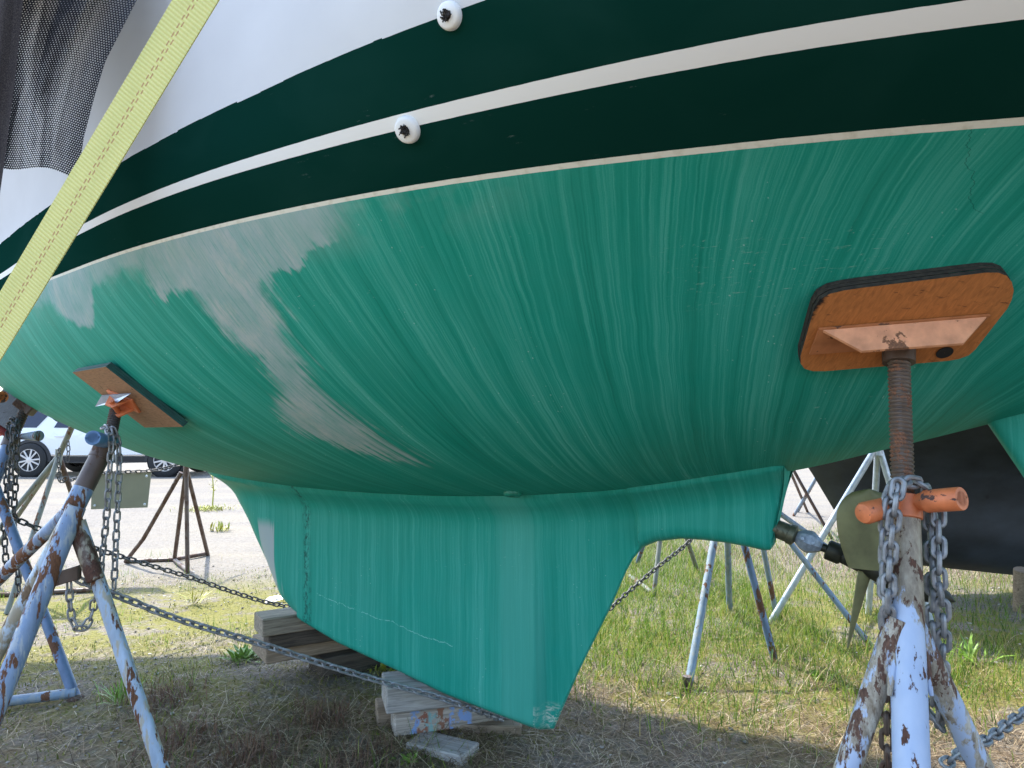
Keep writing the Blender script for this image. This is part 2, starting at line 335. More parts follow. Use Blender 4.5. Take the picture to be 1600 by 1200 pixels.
def hull_material():
    t = NT('hull_gelcoat_and_bottom_paint', .45, 0, .3); uv = t.sep(t.tc('UV')); u, g = uv[0], uv[1]
    z = t.sep(t.tc('Object'))[2]
    c, k, s2 = bottom_paint(t, u, g, z)
    streak = t.noise(t.comb(t.ma('MULTIPLY', u, 46.), t.ma('MULTIPLY', g, 1.6), 4.), 1, 5, .62)
    big = t.noise(t.comb(t.ma('MULTIPLY', u, 5.), t.ma('MULTIPLY', g, 5.), 4.), 1, 4, .6)
    # worn patches where the primer shows: outlined along the girth, ragged with run marks
    def curve(x, pts):
        k = t.n('ShaderNodeFloatCurve'); t.set(k.inputs['Value'], x); cv = k.mapping.curves[0]
        while len(cv.points) < len(pts): cv.points.new(.5, .5)
        for p_, (a_, b_) in zip(cv.points, pts): p_.location = (a_, b_)
        k.mapping.update(); return k.outputs[0]
    streak = t.noise(t.comb(t.ma('MULTIPLY', t.ma('SUBTRACT', u, t.ma('MULTIPLY', g, .3)), 60.), t.ma('MULTIPLY', g, 1.5), 4.), 1, 5, .62)
    gj = t.ma('ADD', g, t.ma('ADD', t.ma('MULTIPLY', t.ma('SUBTRACT', streak, .5), .07), t.ma('MULTIPLY', t.ma('SUBTRACT', big, .5), .20)))
    cen = t.ma('ADD', 1., curve(gj, [(0, .49), (.12, .47), (.20, .42), (.30, .43), (.40, .465), (.55, .44), (.70, .45), (.86, .57), (1., .62)]))
    hw_ = curve(gj, [(0, .38), (.10, .36), (.16, .17), (.24, .115), (.36, .07), (.46, .05), (.55, .10), (.70, .115), (.84, .04), (.92, .0), (1., .0)])
    dd_ = t.ma('ABSOLUTE', t.ma('SUBTRACT', u, cen))
    dd_ = t.ma('ADD', dd_, t.ma('ADD', t.ma('MULTIPLY', t.ma('SUBTRACT', streak, .5), t.ma('ADD', .05, t.ma('MULTIPLY', g, .50))), t.ma('MULTIPLY', t.ma('SUBTRACT', big, .5), .22)))
    q1 = t.ma('SUBTRACT', hw_, dd_); p1 = t.ma('MULTIPLY', t.sm(q1, -.045, .05), t.sm(g, .96, .86))
    big2 = t.noise(t.comb(t.ma('MULTIPLY', u, 7.), t.ma('MULTIPLY', g, 7.), 14.), 1, 4, .6)
    d2 = t.ma('ADD', t.ma('POWER', t.ma('DIVIDE', t.ma('SUBTRACT', u, .58), .19), 2.), t.ma('POWER', t.ma('DIVIDE', g, .19), 2.))
    p2 = t.sm(t.ma('ADD', d2, t.ma('MULTIPLY', t.ma('SUBTRACT', big2, .5), 1.6)), 1.1, .75)
    rim = t.ma('MULTIPLY', t.sm(t.ma('ADD', g, t.ma('MULTIPLY', t.ma('SUBTRACT', big2, .5), .14)), .075, .03), t.sm(u, 1.95, 1.8))
    pm = t.ma('MAXIMUM', t.ma('MAXIMUM', p1, p2), t.ma('MULTIPLY', rim, .8))
    gcol = t.ramp(t.noise(t.comb(t.ma('MULTIPLY', u, 9.), t.ma('MULTIPLY', g, 6.), 6.), 1, 6, .65), [(.3, (.29, .40, .385)), (.5, (.37, .445, .445)), (.64, (.47, .49, .465)), (.75, (.39, .45, .45))])
    pmo = t.ma('MULTIPLY', pm, t.ramp(t.noise(t.comb(t.ma('MULTIPLY', u, 12.), t.ma('MULTIPLY', g, 7.), 8.), 1, 6, .65), [(.3, .62), (.6, .92)])); pmo = t.ma('MULTIPLY', pmo, t.ramp(t.noise(t.comb(t.ma('MULTIPLY', t.ma('SUBTRACT', u, t.ma('MULTIPLY', g, .3)), 170.), t.ma('MULTIPLY', g, 7.), 21.), 1, 6, .7), [(.36, .55), (.5, 1.)])); c = t.mix(pmo, c, gcol)
    wear = t.ma('MULTIPLY', t.sm(g, .16, .0), t.ramp(big, [(.45, 0.), (.6, .55)]))
    c = t.mix(t.ma('MULTIPLY', wear, t.sm(u, 2.5, 1.7)), c, (.30, .42, .38))
    scr = t.noise(t.comb(t.ma('MULTIPLY', u, 18.), t.ma('MULTIPLY', g, 120.), 12.), 1, 7, .75)
    scr2 = t.noise(t.comb(t.ma('MULTIPLY', t.ma('ADD', u, g), 90.), t.ma('MULTIPLY', t.ma('SUBTRACT', u, g), 40.), 3.), 1, 7, .75)
    sa = t.ma('MULTIPLY', t.ma('MULTIPLY', t.sm(u, 2.48, 2.6), t.sm(u, 3.0, 2.9)), t.ma('MULTIPLY', t.sm(g, .16, .24), t.sm(g, .42, .33)))
    c = t.mix(t.ma('MULTIPLY', sa, t.ma('MAXIMUM', t.ramp(scr, [(.60, 0.), (.66, .6)]), t.ramp(scr2, [(.61, 0.), (.67, .6)]))), c, (.36, .52, .45))
    # crack near the stern
    ck = t.noise(t.comb(t.ma('MULTIPLY', g, 7.), 0., 0.), 1, 5, .6)
    cd = t.ma('ABSOLUTE', t.ma('SUBTRACT', t.ma('SUBTRACT', u, 3.065), t.ma('MULTIPLY', t.ma('SUBTRACT', ck, .5), .16)))
    c = t.mix(t.ma('MULTIPLY', t.ma('MULTIPLY', t.ma('LESS_THAN', cd, .0009), .5), t.ma('LESS_THAN', g, .2)), c, (.006, .08, .055))
    # paint lines by height, with a slightly uneven masked edge
    e = t.ma('MULTIPLY', t.ma('SUBTRACT', t.noise(t.comb(t.ma('MULTIPLY', u, 26.), 0., 0.), 1, 4), .5), .0012)
    ze = t.ma('ADD', z, e)
    up = lambda h: t.ma('GREATER_THAN', ze, h)
    scuffs = t.noise(t.comb(t.ma('MULTIPLY', u, 14.), t.ma('MULTIPLY', z, 70.), 5.), 1, 7, .72)
    sarea = t.ramp(t.noise(t.comb(t.ma('MULTIPLY', u, 2.2), t.ma('MULTIPLY', z, 9.), 5.), 1, 2), [(.5, 0.), (.64, 1.)])
    smk = t.noise(t.comb(t.ma('MULTIPLY', u, 2.5), t.ma('MULTIPLY', z, 5.), 2.), 1, 3, .5, 1.)
    dk = t.mix(t.ramp(smk, [(.45, 0.), (.75, .35)]), (.0035, .030, .022), (.012, .050, .040))
    dk = t.mix(t.ma('MULTIPLY', t.ramp(scuffs, [(.64, 0.), (.70, .4)]), sarea), dk, (.30, .36, .34))
    wh = t.ramp(t.noise(t.comb(t.ma('MULTIPLY', u, 3.), t.ma('MULTIPLY', z, 4.), 3.), 1, 5), [(.3, (.60, .60, .60)), (.7, (.65, .65, .65))])
    cream = t.ramp(t.noise(t.comb(t.ma('MULTIPLY', u, 40.), t.ma('MULTIPLY', z, 60.), 1.), 1, 4), [(.28, (.60, .57, .45)), (.5, (.74, .72, .61))])
    c = t.mix(up(ZW - .0035), c, cream)
    c = t.mix(up(ZW + .0045), c, dk)
    c = t.mix(up(ZW + .094), c, (.78, .76, .71))
    c = t.mix(up(ZW + .118), c, dk)
    jag = t.ma('MULTIPLY', t.ma('SUBTRACT', t.vor(t.comb(t.ma('MULTIPLY', u, 3.2), 0., 0.), 3, 'F1', 'Color'), .5), .005)
    c = t.mix(t.ma('GREATER_THAN', t.ma('ADD', ze, jag), ZW + .245), c, wh)
    t.base(c)
    top = up(ZW - .004)
    rb = t.ramp(k, [(.35, .45), (.65, .65)]); rb = t.ma('ADD', rb, t.ma('MULTIPLY', pm, .28))
    t.rough(t.mix(top, rb, t.ramp(smk, [(.35, .16), (.7, .34)]))); t.set(t.b.inputs['Specular IOR Level'], t.mix(top, .09, .0))
    hb = t.ma('ADD', t.ma('MULTIPLY', t.noise(t.mp(t.tc('Object'), (1, 1, 1)), 260, 3), .35), t.ma('MULTIPLY', s2, .7))
    t.bump(t.ma('MULTIPLY', hb, t.ma('SUBTRACT', 1., t.ma('MULTIPLY', top, .93))), .16, .004)
    return t.m
def keel_material():
    t = NT('keel_bottom_paint', .4, 0, .12); uv = t.sep(t.tc('UV')); u, g = uv[0], uv[1]; z = t.sep(t.tc('Object'))[2]
    c, k, s2 = bottom_paint(t, u, g, z, True)
    # pale band, dark seam at the ballast, primer patch on the leading edge, bare tip
    bn = t.noise(t.comb(t.ma('MULTIPLY', u, 24.), t.ma('MULTIPLY', g, .8), 1.), 1, 4, .6)
    lean = t.ma('ADD', u, t.ma('MULTIPLY', t.ma('SUBTRACT', bn, .5), .20))
    band = t.ma('MULTIPLY', t.sm(lean, 1.56, 1.66), t.sm(lean, 1.80, 1.73))
    c = t.mix(t.ma('MULTIPLY', band, .5), c, (.085, .37, .29))
    sd = t.ma('ABSOLUTE', t.ma('SUBTRACT', lean, .66)); sn = t.noise(t.comb(t.ma('MULTIPLY', u, 60.), t.ma('MULTIPLY', g, 40.), 1.), 1, 5, .7)
    c = t.mix(t.ma('MULTIPLY', t.sm(sd, .045, .0), t.ramp(sn, [(.45, 0.), (.6, .8)])), c, (.008, .05, .04))
    pd = t.ma('ABSOLUTE', t.ma('SUBTRACT', t.ma('ADD', lean, t.ma('MULTIPLY', g, -.12)), .375))
    c = t.mix(t.ma('MULTIPLY', t.sm(pd, .05, .03), t.ma('MULTIPLY', t.sm(z, .50, .58), t.sm(z, .86, .80))), c, (.36, .42, .40))
    tip = t.ma('MULTIPLY', t.sm(z, .30, .255), t.sm(lean, 1.74, 1.79))
    c = t.mix(t.ma('MULTIPLY', tip, t.ramp(t.noise(t.mp(t.tc(), (26, 26, 70), (0, 0, 0), (.5, .4, .0)), 1, 7, .75, .6), [(.47, 0.), (.56, .85)])), c, (.60, .62, .50))
    wv = t.noise(t.comb(t.ma('MULTIPLY', u, 5.), 0., 0.), 1, 5, .7)
    ln = t.ma('ABSOLUTE', t.ma('SUBTRACT', z, t.ma('ADD', t.ma('ADD', .66, t.ma('MULTIPLY', u, -.155)), t.ma('MULTIPLY', t.ma('SUBTRACT', wv, .5), .07))))
    c = t.mix(t.ma('MULTIPLY', t.ma('MULTIPLY', t.ma('LESS_THAN', ln, .0016), t.ramp(sn, [(.42, 0.), (.52, .8)])), t.ma('MULTIPLY', t.ma('GREATER_THAN', u, .72), t.ma('LESS_THAN', u, 1.42))), c, (.20, .52, .43))
    t.base(c); t.rough(t.ramp(k, [(.35, .30), (.65, .5)])); t.bump(s2, .12, .004); return t.m
M_HULL, M_KEEL = hull_material(), keel_material()
M_TEAL = plain('teal_fitting_paint', (.012, .2, .13), .4)
M_WHITEPL = plain('white_plastic', (.78, .78, .76), .35, var=.05)
M_GRIT = plain('marine_growth_and_bore_shade', (.03, .026, .024), .9, var=.6, scale=400)
M_BRONZE = plain('green_weathered_bronze', (.150, .145, .060), .5, .2, var=.3, scale=14)
M_DARKBR = plain('dark_bronze', (.030, .030, .018), .5, .4, var=.5, scale=40)
M_OLIVE = plain('olive_tarnished_coupling', (.10, .10, .062), .45, .5, var=.35, scale=60)
M_ZINC = plain('grey_zinc', (.25, .29, .33), .45, .35, var=.3, scale=80)

# ------------------------------------------------------------------ sailboat
boat = empty('sailboat', (*(BC + BD * 1.2), 0.0), 'teal bottomed sailboat with dark green stripes and white topsides propped on stands', 'sailboat')
hm = MB(); gir = []
for s in SEC:
    d = np.linalg.norm(np.diff(s, axis=0), axis=1); acc = np.concatenate([[0], np.cumsum(d)]); gir.append(acc[NB - 1] - acc)
gir = np.array(gir); nu, nr = SEC.shape[:2]
uvn = np.stack([np.repeat(US[:, None], nr, 1), gir], -1).reshape(-1, 2)
hm.grid(HG, flip=False)
HF = np.array([[B(rake(u, p[1]), -p[0], p[1]) for p in s] for u, s in zip(US, SEC)])
hm.grid(HF, flip=True)
uvall = np.concatenate([uvn, uvn])
# stern plate
n0 = len(hm.v); st = [HG[-1, j] for j in range(nr)] + [HF[-1, j] for j in range(nr - 1, 0, -1)]
hm.add(st, [tuple(range(len(st)))], False); uvall = np.concatenate([uvall, np.tile([[4.6, -.5]], (len(st), 1))])
obj('hull', hm, M_HULL, boat, uv=uvall)
dk = MB(); dk.grid([[HG[i, -1] + np.array([0, 0, -.002]), HF[i, -1] + np.array([0, 0, -.002])] for i in range(nu)], smooth=False, flip=False)
obj('deck', dk, plain('deck_gelcoat', (.6, .6, .56), .6), boat)
# toe rail / rubbing strake along the sheer
rl = MB(); rl.tube([HG[i, -1] + np.array([0, 0, .015]) for i in range(0, nu, 3)], .022, 8); rl.tube([HF[i, -1] + np.array([0, 0, .015]) for i in range(0, nu, 3)], .022, 8)
obj('toe_rail', rl, plain('weathered_teak', (.20, .13, .08), .7), boat)

# keel and skeg: columns along the boat, edge profile read as (u, z)
KP = [(.052, 1.03), (.10, .97), (.217, .833), (.356, .639), (.425, .53), (.46, .487), (.53, .442), (.618, .406), (.833, .345), (1.181, .279), (1.367, .237), (1.558, .212), (1.736, .189), (1.79, .186), (1.812, .192), (1.829, .23),
      (1.914, .417), (2.034, .651), (2.09, .775), (2.115, .82), (2.151, .862), (2.20, .885), (2.282, .901), (2.36, .903), (2.425, .90), (2.50, .893), (2.545, .886), (2.562, .889), (2.573, .905), (2.60, 1.03), (2.626, 1.145)]
kp = np.array(KP); fine = []
for i in range(len(kp) - 1):
    m = max(2, int(np.linalg.norm(kp[i + 1] - kp[i]) / .018)); fine += [kp[i] + (kp[i + 1] - kp[i]) * k / m for k in range(m)]
fine.append(kp[-1]); fine = np.array(fine)
ke = MB(); G1 = []; KUV = []
def kthick(u, z, dist):
    tm = .072 - .02 * max(0, min(1, (u - 1.2) / .9))
    if u > 2.1: tm = .052
    if u < .6: r = .13; T = tm * math.sqrt(max(0, 1 - (1 - min(dist / r, 1))**2))
    elif u < 1.79: r = .035; T = tm * math.sqrt(max(0, 1 - (1 - min(dist / r, 1))**2))
    elif u < 2.14: T = min(.010, dist * 1.5) + (tm - .010) * min(1, dist / .30)**.8
    else: r = .05; T = tm * math.sqrt(max(0, 1 - (1 - min(dist / r, 1))**2))
    zc = float(ZC(u)); q = max(0, 1 - max(0, (zc + .014 - z)) / .10)
    return T + .085 * q * q
NZ = 40
for (u, zb) in fine:
    zt = float(ZC(u)) + .075; zs = zb + (zt - zb) * (np.linspace(0, 1, NZ)**1.5); row = []; ruv = []
    for z in zs:
        dist = float(np.min(np.hypot(fine[:, 0] - u, fine[:, 1] - z)))
        row.append((kthick(u, z, dist), z)); ruv.append((u, 1.0 - z))
    G1.append(row); KUV.append(ruv)
ke.grid([[B(u, p[0], p[1]) for p in r] for (u, _), r in zip(fine, G1)], flip=False)
ke.grid([[B(u, -p[0], p[1]) for p in r] for (u, _), r in zip(fine, G1)], flip=True)
KUV = np.array(KUV).reshape(-1, 2)
obj('keel', ke, M_KEEL, boat, uv=np.concatenate([KUV, KUV]), sharp=70)
sk = MB(); zs_ = [.893, .898, .91, .94, 1.0, 1.06, 1.12, 1.19]; rr_ = [.012, .030, .042, .048, .050, .051, .053, .056]
sk.tube([B(2.522 + (z_ - .89) * .20, 0, z_) for z_ in zs_], rr_, 24); obj('skeg_edge', sk, M_KEEL, boat, uv=[(2.52 + .012 * (i_ % 5), 1 - v_[2]) for i_, v_ in enumerate(sk.v)])
# rudder
RP = [(3.12, 1.30), (3.206, 1.139), (3.42, .72), (3.47, .66), (3.54, .64), (3.9, .68), (3.96, .76), (4.02, 1.2), (4.05, 1.57)]
rp = np.array(RP); ru = np.linspace(3.12, 4.05, 50); rz = np.interp(ru, rp[:, 0], rp[:, 1]); rd = MB(); R1 = []; RUV = []
for u, zb in zip(ru, rz):
    zt = float(ZC(u)) + .03; row = []
    for z in np.linspace(min(zb, zt - .001), zt, 14):
        T = .035 * math.sqrt(max(0, 1 - (1 - min((z - zb) / .05, 1))**2)) * min(1, (4.07 - u) / .3 + .15); row.append((T, z)); RUV.append((u, 1 - z))
    R1.append(row)
rd.grid([[B(u, p[0], p[1]) for p in r] for u, r in zip(ru, R1)]); rd.grid([[B(u, -p[0], p[1]) for p in r] for u, r in zip(ru, R1)], flip=True)
obj('rudder', rd, M_KEEL, boat, uv=np.array(RUV + RUV), sharp=70)
# through-hull fittings
def fitting(px, py, r, name='through_hull_fitting', mat=M_WHITEPL, grit=True):
    _, p, n = hull_hit(px, py); m = MB()
    m.lathe(p - n * .006, n, [(0, r), (.010, r), (.016, r * .93), (.019, r * .78), (.019, r * .36), (.006, r * .34), (.005, .0005)], 32)
    f = obj(name, m, mat, boat)
    if grit:
        d_ = MB(); d_.lathe(p + n * .0012, n, [(0, r * .35), (.001, r * .34), (.0012, .0005)], 24); obj('bore', d_, M_GRIT, f)  # near-black disc paints the shade inside the bore
        g = MB(); x = np.cross(n, [0, 0, 1.]); x /= np.linalg.norm(x); y = np.cross(n, x)
        for k in range(46):
            a = random.uniform(0, 6.3); q = r * .42 * math.sqrt(random.random())
            c = p + n * (.010 + .010 * random.random()) + (x * math.cos(a) + y * math.sin(a)) * q
            d = n * random.uniform(.2, 1) + x * random.uniform(-1, 1) + y * random.uniform(-1, 1); d /= np.linalg.norm(d)
            g.tube([c - d * .003, c + d * .003], random.uniform(.0009, .0017), 5)
        obj('growth_tuft', g, M_GRIT, f)
fitting(704, 25, .0245); fitting(638, 202, .027)
fitting(801, 770, .032, 'drain_fitting', M_TEAL, False)
# scuppers on the hull/keel joint seam
# propeller gear (on the centre plane of the boat)
A = onv(1204, 822, 0); Bq = onv(1500, 943, 0); sd = (Bq - A) / np.linalg.norm(Bq - A)
def along(px):
    r = ray(px, 0); n = np.array([r[0], r[1]]); # x/y ratio
    k = (px - 800) / FPX; t = (k * A[1] * 1.0 - A[0]) / (sd[0] - k * sd[1]); return t
def lat(m, o, prof, n=24): m.lathe(o, sd, prof, n)
bos = MB(); bos.tube([A - sd * .06, A + sd * .004], [.040, .036], 20); obj('stern_tube_boss', bos, M_TEAL, boat)
for dz in (.043, -.045):
    tb = MB(); c = A + np.array([0, 0, dz]); tb.tube([c - sd * .05, c + sd * .012], .011, 10); obj('bolt_boss', tb, M_TEAL, boat)
cp = MB(); L1 = along(1238); lat(cp, A, [(0, .0005), (0, .028), (L1 * .72, .028), (L1 * .74, .031), (L1 * .97, .031), (L1, .026), (L1 + .012, .0005)])
for s in (.25, .5):
    q = A + sd * L1 * s + np.array([BN[0], BN[1], 0]) * .027
    cp.lathe(q, [BN[0], BN[1], 0], [(0, .007), (.004, .0065), (.005, .0005)], 10)
obj('cutless_bearing', cp, M_OLIVE, boat)
sh = MB(); L4 = along(1470); sh.tube([A, A + sd * L4], .0125, 14); obj('propeller_shaft', sh, M_DARKBR, boat)
an = MB(); L2, L3 = along(1239), along(1279); Lm = (L2 + L3) / 2; hl = (L3 - L2) / 2
lat(an, A + sd * Lm, [(-hl, .015), (-hl * .93, .019), (-hl * .5, .030), (-hl * .05, .035), (hl * .2, .034), (hl * .75, .022), (hl, .014)], 8)
for s in (-.35, .45):
    q = A + sd * (Lm + hl * s) + np.array([BN[0], BN[1], .25]) * .029
    an.lathe(q, [BN[0], BN[1], .25], [(0, .006), (.004, .0055), (.0045, .0005)], 10)
obj('shaft_anode', an, M_ZINC, boat, sharp=25)
La, Lb, Lc = along(1286), along(1310), along(1440)
hb = MB(); lat(hb, A, [(La, .0005), (La, .026), (La + .004, .030), (Lb - .006, .030), (Lb, .026), (Lb, .023), (Lb + .05, .027), (Lc * .8, .040), (Lc, .034), (Lc + .05, .018), (Lc + .07, .0005)])
prop = obj('propeller', hb, M_DARKBR, boat)
# blades: thick paddle towards the camera side and up, slim one seen edge-on hanging down, a third behind
def blade(rootp, tip, side, w0, w1, th, name='blade', mat=M_BRONZE, bow=.0, point=False):
    m = MB(); rootp, tip, side = map(lambda q: np.asarray(q, float), (rootp, tip, side)); ax = tip - rootp; L = np.linalg.norm(ax); ax /= L
    side = side - ax * (side @ ax); side /= np.linalg.norm(side); nn = np.cross(ax, side); G = []
    for s in np.linspace(0, 1, 18):
        wd = (w0 + (w1 - w0) * math.sin(min(1, s / .62) * math.pi / 2)) if s < .62 else w1 * math.sqrt(max(0, 1 - ((s - .62) / .38)**2))
        if point: wd = w0 + (w1 - w0) * s
        ring = []
        for a in np.linspace(0, 2 * math.pi, 20, endpoint=False):
            ring.append(rootp + ax * L * s + side * (wd * math.cos(a)) + nn * (th * (1 - .6 * s) * math.sin(a) + bow * math.cos(a)**2 * s + .004))
        G.append(ring)
    m.grid(G, closev=True); m.f.append(tuple(range(len(m.v) - 20, len(m.v)))); m.sm.append(True)
    return obj(name, m, mat, prop, sharp=60)
PB = onv(1372, 880, 0)
yv = np.array([BN[0], BN[1], 0])
b1 = onv(1357, 890, .035); b1t = onv(1360, 764, .03)
blade(b1, b1t, np.array([1, -.25, 0.0]), .052, .086, .011, bow=.01)
b2 = onv(1350, 893, .01); b2t = onv(1323, 1012, .03)
blade(b2, b2t, np.array([1, .1, 0.0]), .022, .003, .006, mat=M_BRONZE, point=True)

# ------------------------------------------------------------------ shade netting and webbing strap
def net_material():
    t = NT('black_shade_net', .75, 0, .3); uv = t.tc('UV'); s = t.sep(uv); u, v = s[0], s[1]
    row = t.ma('FLOOR', v); sh_ = t.ma('MULTIPLY', t.ma('FLOORED_MODULO', row, 2.), .5)
    fu = t.ma('FRACT', t.ma('ADD', u, sh_)); fv = t.ma('FRACT', v)
    du = t.ma('ABSOLUTE', t.ma('SUBTRACT', fu, .5)); dv = t.ma('ABSOLUTE', t.ma('SUBTRACT', fv, .5))
    d = t.ma('ADD', t.ma('POWER', t.ma('MULTIPLY', du, 2.), 2.), t.ma('POWER', t.ma('MULTIPLY', dv, 2.), 2.))
    fold = t.noise(t.mp(uv, (.05, .004, 1)), 3, 4, .6, .8); lim = t.ramp(fold, [(.36, .05), (.5, .26), (.64, .52)])
    lim = t.ma('MULTIPLY', lim, t.sm(u, 72., 52.)); lim = t.ma('ADD', lim, t.ma('MULTIPLY', .22, t.sm(u, 50., 60.)))
    hole = t.ma('LESS_THAN', d, lim)
    t.base(t.ramp(t.noise(t.mp(uv, (.05, .05, 1)), 4, 4), [(.3, (.010, .011, .016)), (.7, (.028, .030, .038))]))
    tr = t.n('ShaderNodeBsdfTransparent'); mx = t.n('ShaderNodeMixShader'); out = next(n for n in t.t.nodes if n.type == 'OUTPUT_MATERIAL')
    t.t.links.new(hole, mx.inputs[0]); t.t.links.new(t.b.outputs[0], mx.inputs[1]); t.t.links.new(tr.outputs[0], mx.inputs[2]); t.t.links.new(mx.outputs[0], out.inputs[0])
    return t.m
M_NET = net_material()
def net_sheet(rx, lx, ybot, d0, fold, ph, ytop=-420, ns=70, nt=90, cell=.0062):
    m = MB(); P = []; UV = []
    for i in range(ns):
        s = i / (ns - 1); row = []
        for j in range(nt):
            q = j / (nt - 1); yb = ybot(s); y = ytop + (yb - ytop) * q
            x = lx(y) + (rx(y) - lx(y)) * s
            f = fold * (math.sin(s * 9 + ph + y * .004) + .8 * math.sin(s * 23 + ph * 2 + y * .006) + .5 * math.sin(s * 47 + y * .003))
            p_ = at(x, y, d0 + f + .12 * (1 - s) + .05 * max(0, (s - .8) / .2))
            k_ = min(1, max(0, (-30 - y) / (-30 - ytop)))**1.3; ur = -.7 + 1.3 * s; ir = int(np.argmin(abs(US - ur)))
            row.append(p_ * (1 - k_) + (HG[ir, -1] + np.array([BN[0], BN[1], 0]) * (.03 + f) + np.array([0, 0, .02])) * k_)
            UV.append((s * .42 / cell + .3 * math.sin(q * 9), q * 1.25 / cell))
        P.append(row)
    m.grid(P); return m, np.array(UV)
rx = lambda y: float(np.interp(y, [-300, 0, 95, 150, 215, 275, 300], [360, 214, 165, 148, 131, 122, 118]))
nm, nuv = net_sheet(rx, lambda y: -120 + 0 * y, lambda s: 258 + 17 * s**3 + 4 * math.sin(s * 14), 1.62, .018, .4)
tag(obj('shade_net', nm, M_NET, uv=nuv), 'black shade netting hanging in folds over the white bow topsides', 'netting')
rx2 = lambda y: float(np.interp(y, [-300, 0, 120, 260, 330], [60, 36, 24, 6, -4]))
nm2, nuv2 = net_sheet(rx2, lambda y: -260 + 0 * y, lambda s: 300 + 20 * s, 1.50, .012, 2.2, cell=.0040)
t = NT('brown_shade_cloth', .8, 0, .2); t.base(t.ramp(t.noise(t.mp(t.tc(), (1, 1, 1)), 500, 3), [(.4, (.035, .030, .030)), (.7, (.12, .10, .09))]))
tag(obj('shade_cloth', nm2, t.m, uv=nuv2), 'dense brownish shade cloth edge hanging beside the black netting', 'netting')

def strap_material():
    t = NT('yellow_webbing', .7, 0, .3); s = t.sep(t.tc('UV')); l, a = s[0], s[1]         # metres along; -1..1 across
    rib = t.ma('SINE', t.ma('MULTIPLY', l, 2 * math.pi / .0052)); fine_ = t.noise(t.comb(t.ma('MULTIPLY', l, 300.), t.ma('MULTIPLY', a, 14.), 0.), 1, 3)
    c = t.ramp(t.ma('ADD', t.ma('MULTIPLY', rib, .22), .5), [(.2, (.70, .68, .22)), (.8, (.84, .81, .36))])
    c = t.mix(t.ramp(fine_, [(.4, 0.), (.8, .35)]), c, (.52, .54, .15))
    c = t.mix(t.ramp(t.noise(t.comb(t.ma('MULTIPLY', l, 6.), a, 0.), 1, 4), [(.4, 0.), (.8, .4)]), c, (.52, .54, .18))
    for off, phs in ((-.07, 0.), (.09, .35)):
        dash = t.ma('LESS_THAN', t.ma('FRACT', t.ma('ADD', t.ma('ADD', t.ma('DIVIDE', l, .0125), phs), t.ma('MULTIPLY', fine_, .35))), t.ma('ADD', .38, t.ma('MULTIPLY', t.noise(t.comb(t.ma('MULTIPLY', l, 40.), 0., 0.), 1, 2), .35)))
        m = t.ma('MULTIPLY', dash, t.ma('LESS_THAN', t.ma('ABSOLUTE', t.ma('SUBTRACT', a, off)), .035))
        c = t.mix(t.ma('MULTIPLY', m, .75), c, (.42, .17, .09))
    t.base(c); t.bump(t.ma('ADD', rib, fine_), .4, .001); return t.m
s0, s1 = at(306, 0, .85), at(0, 511, .99); sv = (s1 - s0) / np.linalg.norm(s1 - s0)
low = s1 + sv * ((s1[2] - float(gz(s1[0], s1[1]))) / -sv[2]); top_ = s0 - sv * .32
iu_ = int(np.argmin(abs(US - 2.05))); gun = HG[iu_, -1] + np.array([BN[0], BN[1], 0]) * .03 + np.array([0, 0, .02])
cl = catmull([gun - np.array([BN[0], BN[1], 0]) * .3, gun, gun * .55 + top_ * .45 - sv * .06, top_], 10)[:-1] + [top_ + (low - top_) * k for k in np.linspace(0, 1, 40)]
sb = MB(); SUV = []; acc = 0; wv = np.array([1.0, -.18, .0]); ring = []
for i, p in enumerate(cl):
    d = cl[min(i + 1, len(cl) - 1)] - cl[max(i - 1, 0)]; d /= np.linalg.norm(d)
    if i: acc += np.linalg.norm(cl[i] - cl[i - 1])
    vw_ = p - np.array([0, 0, CAMZ]); vw_ /= np.linalg.norm(vw_)
    x = wv - d * (wv @ d); x /= np.linalg.norm(x); nn = np.cross(d, x)
    ring.append([p + x * .0255 + nn * .0011, p - x * .0255 + nn * .0011, p - x * .0255 - nn * .0011, p + x * .0255 - nn * .0011])
    SUV += [(acc, 1), (acc, -1), (acc, -1), (acc, 1)]
sb.grid(ring, closev=True, smooth=False)
tag(obj('webbing_strap', sb, strap_material(), uv=np.array(SUV)), 'yellow webbing tie-down strap with red stitching crossing in front of the bow', 'strap')

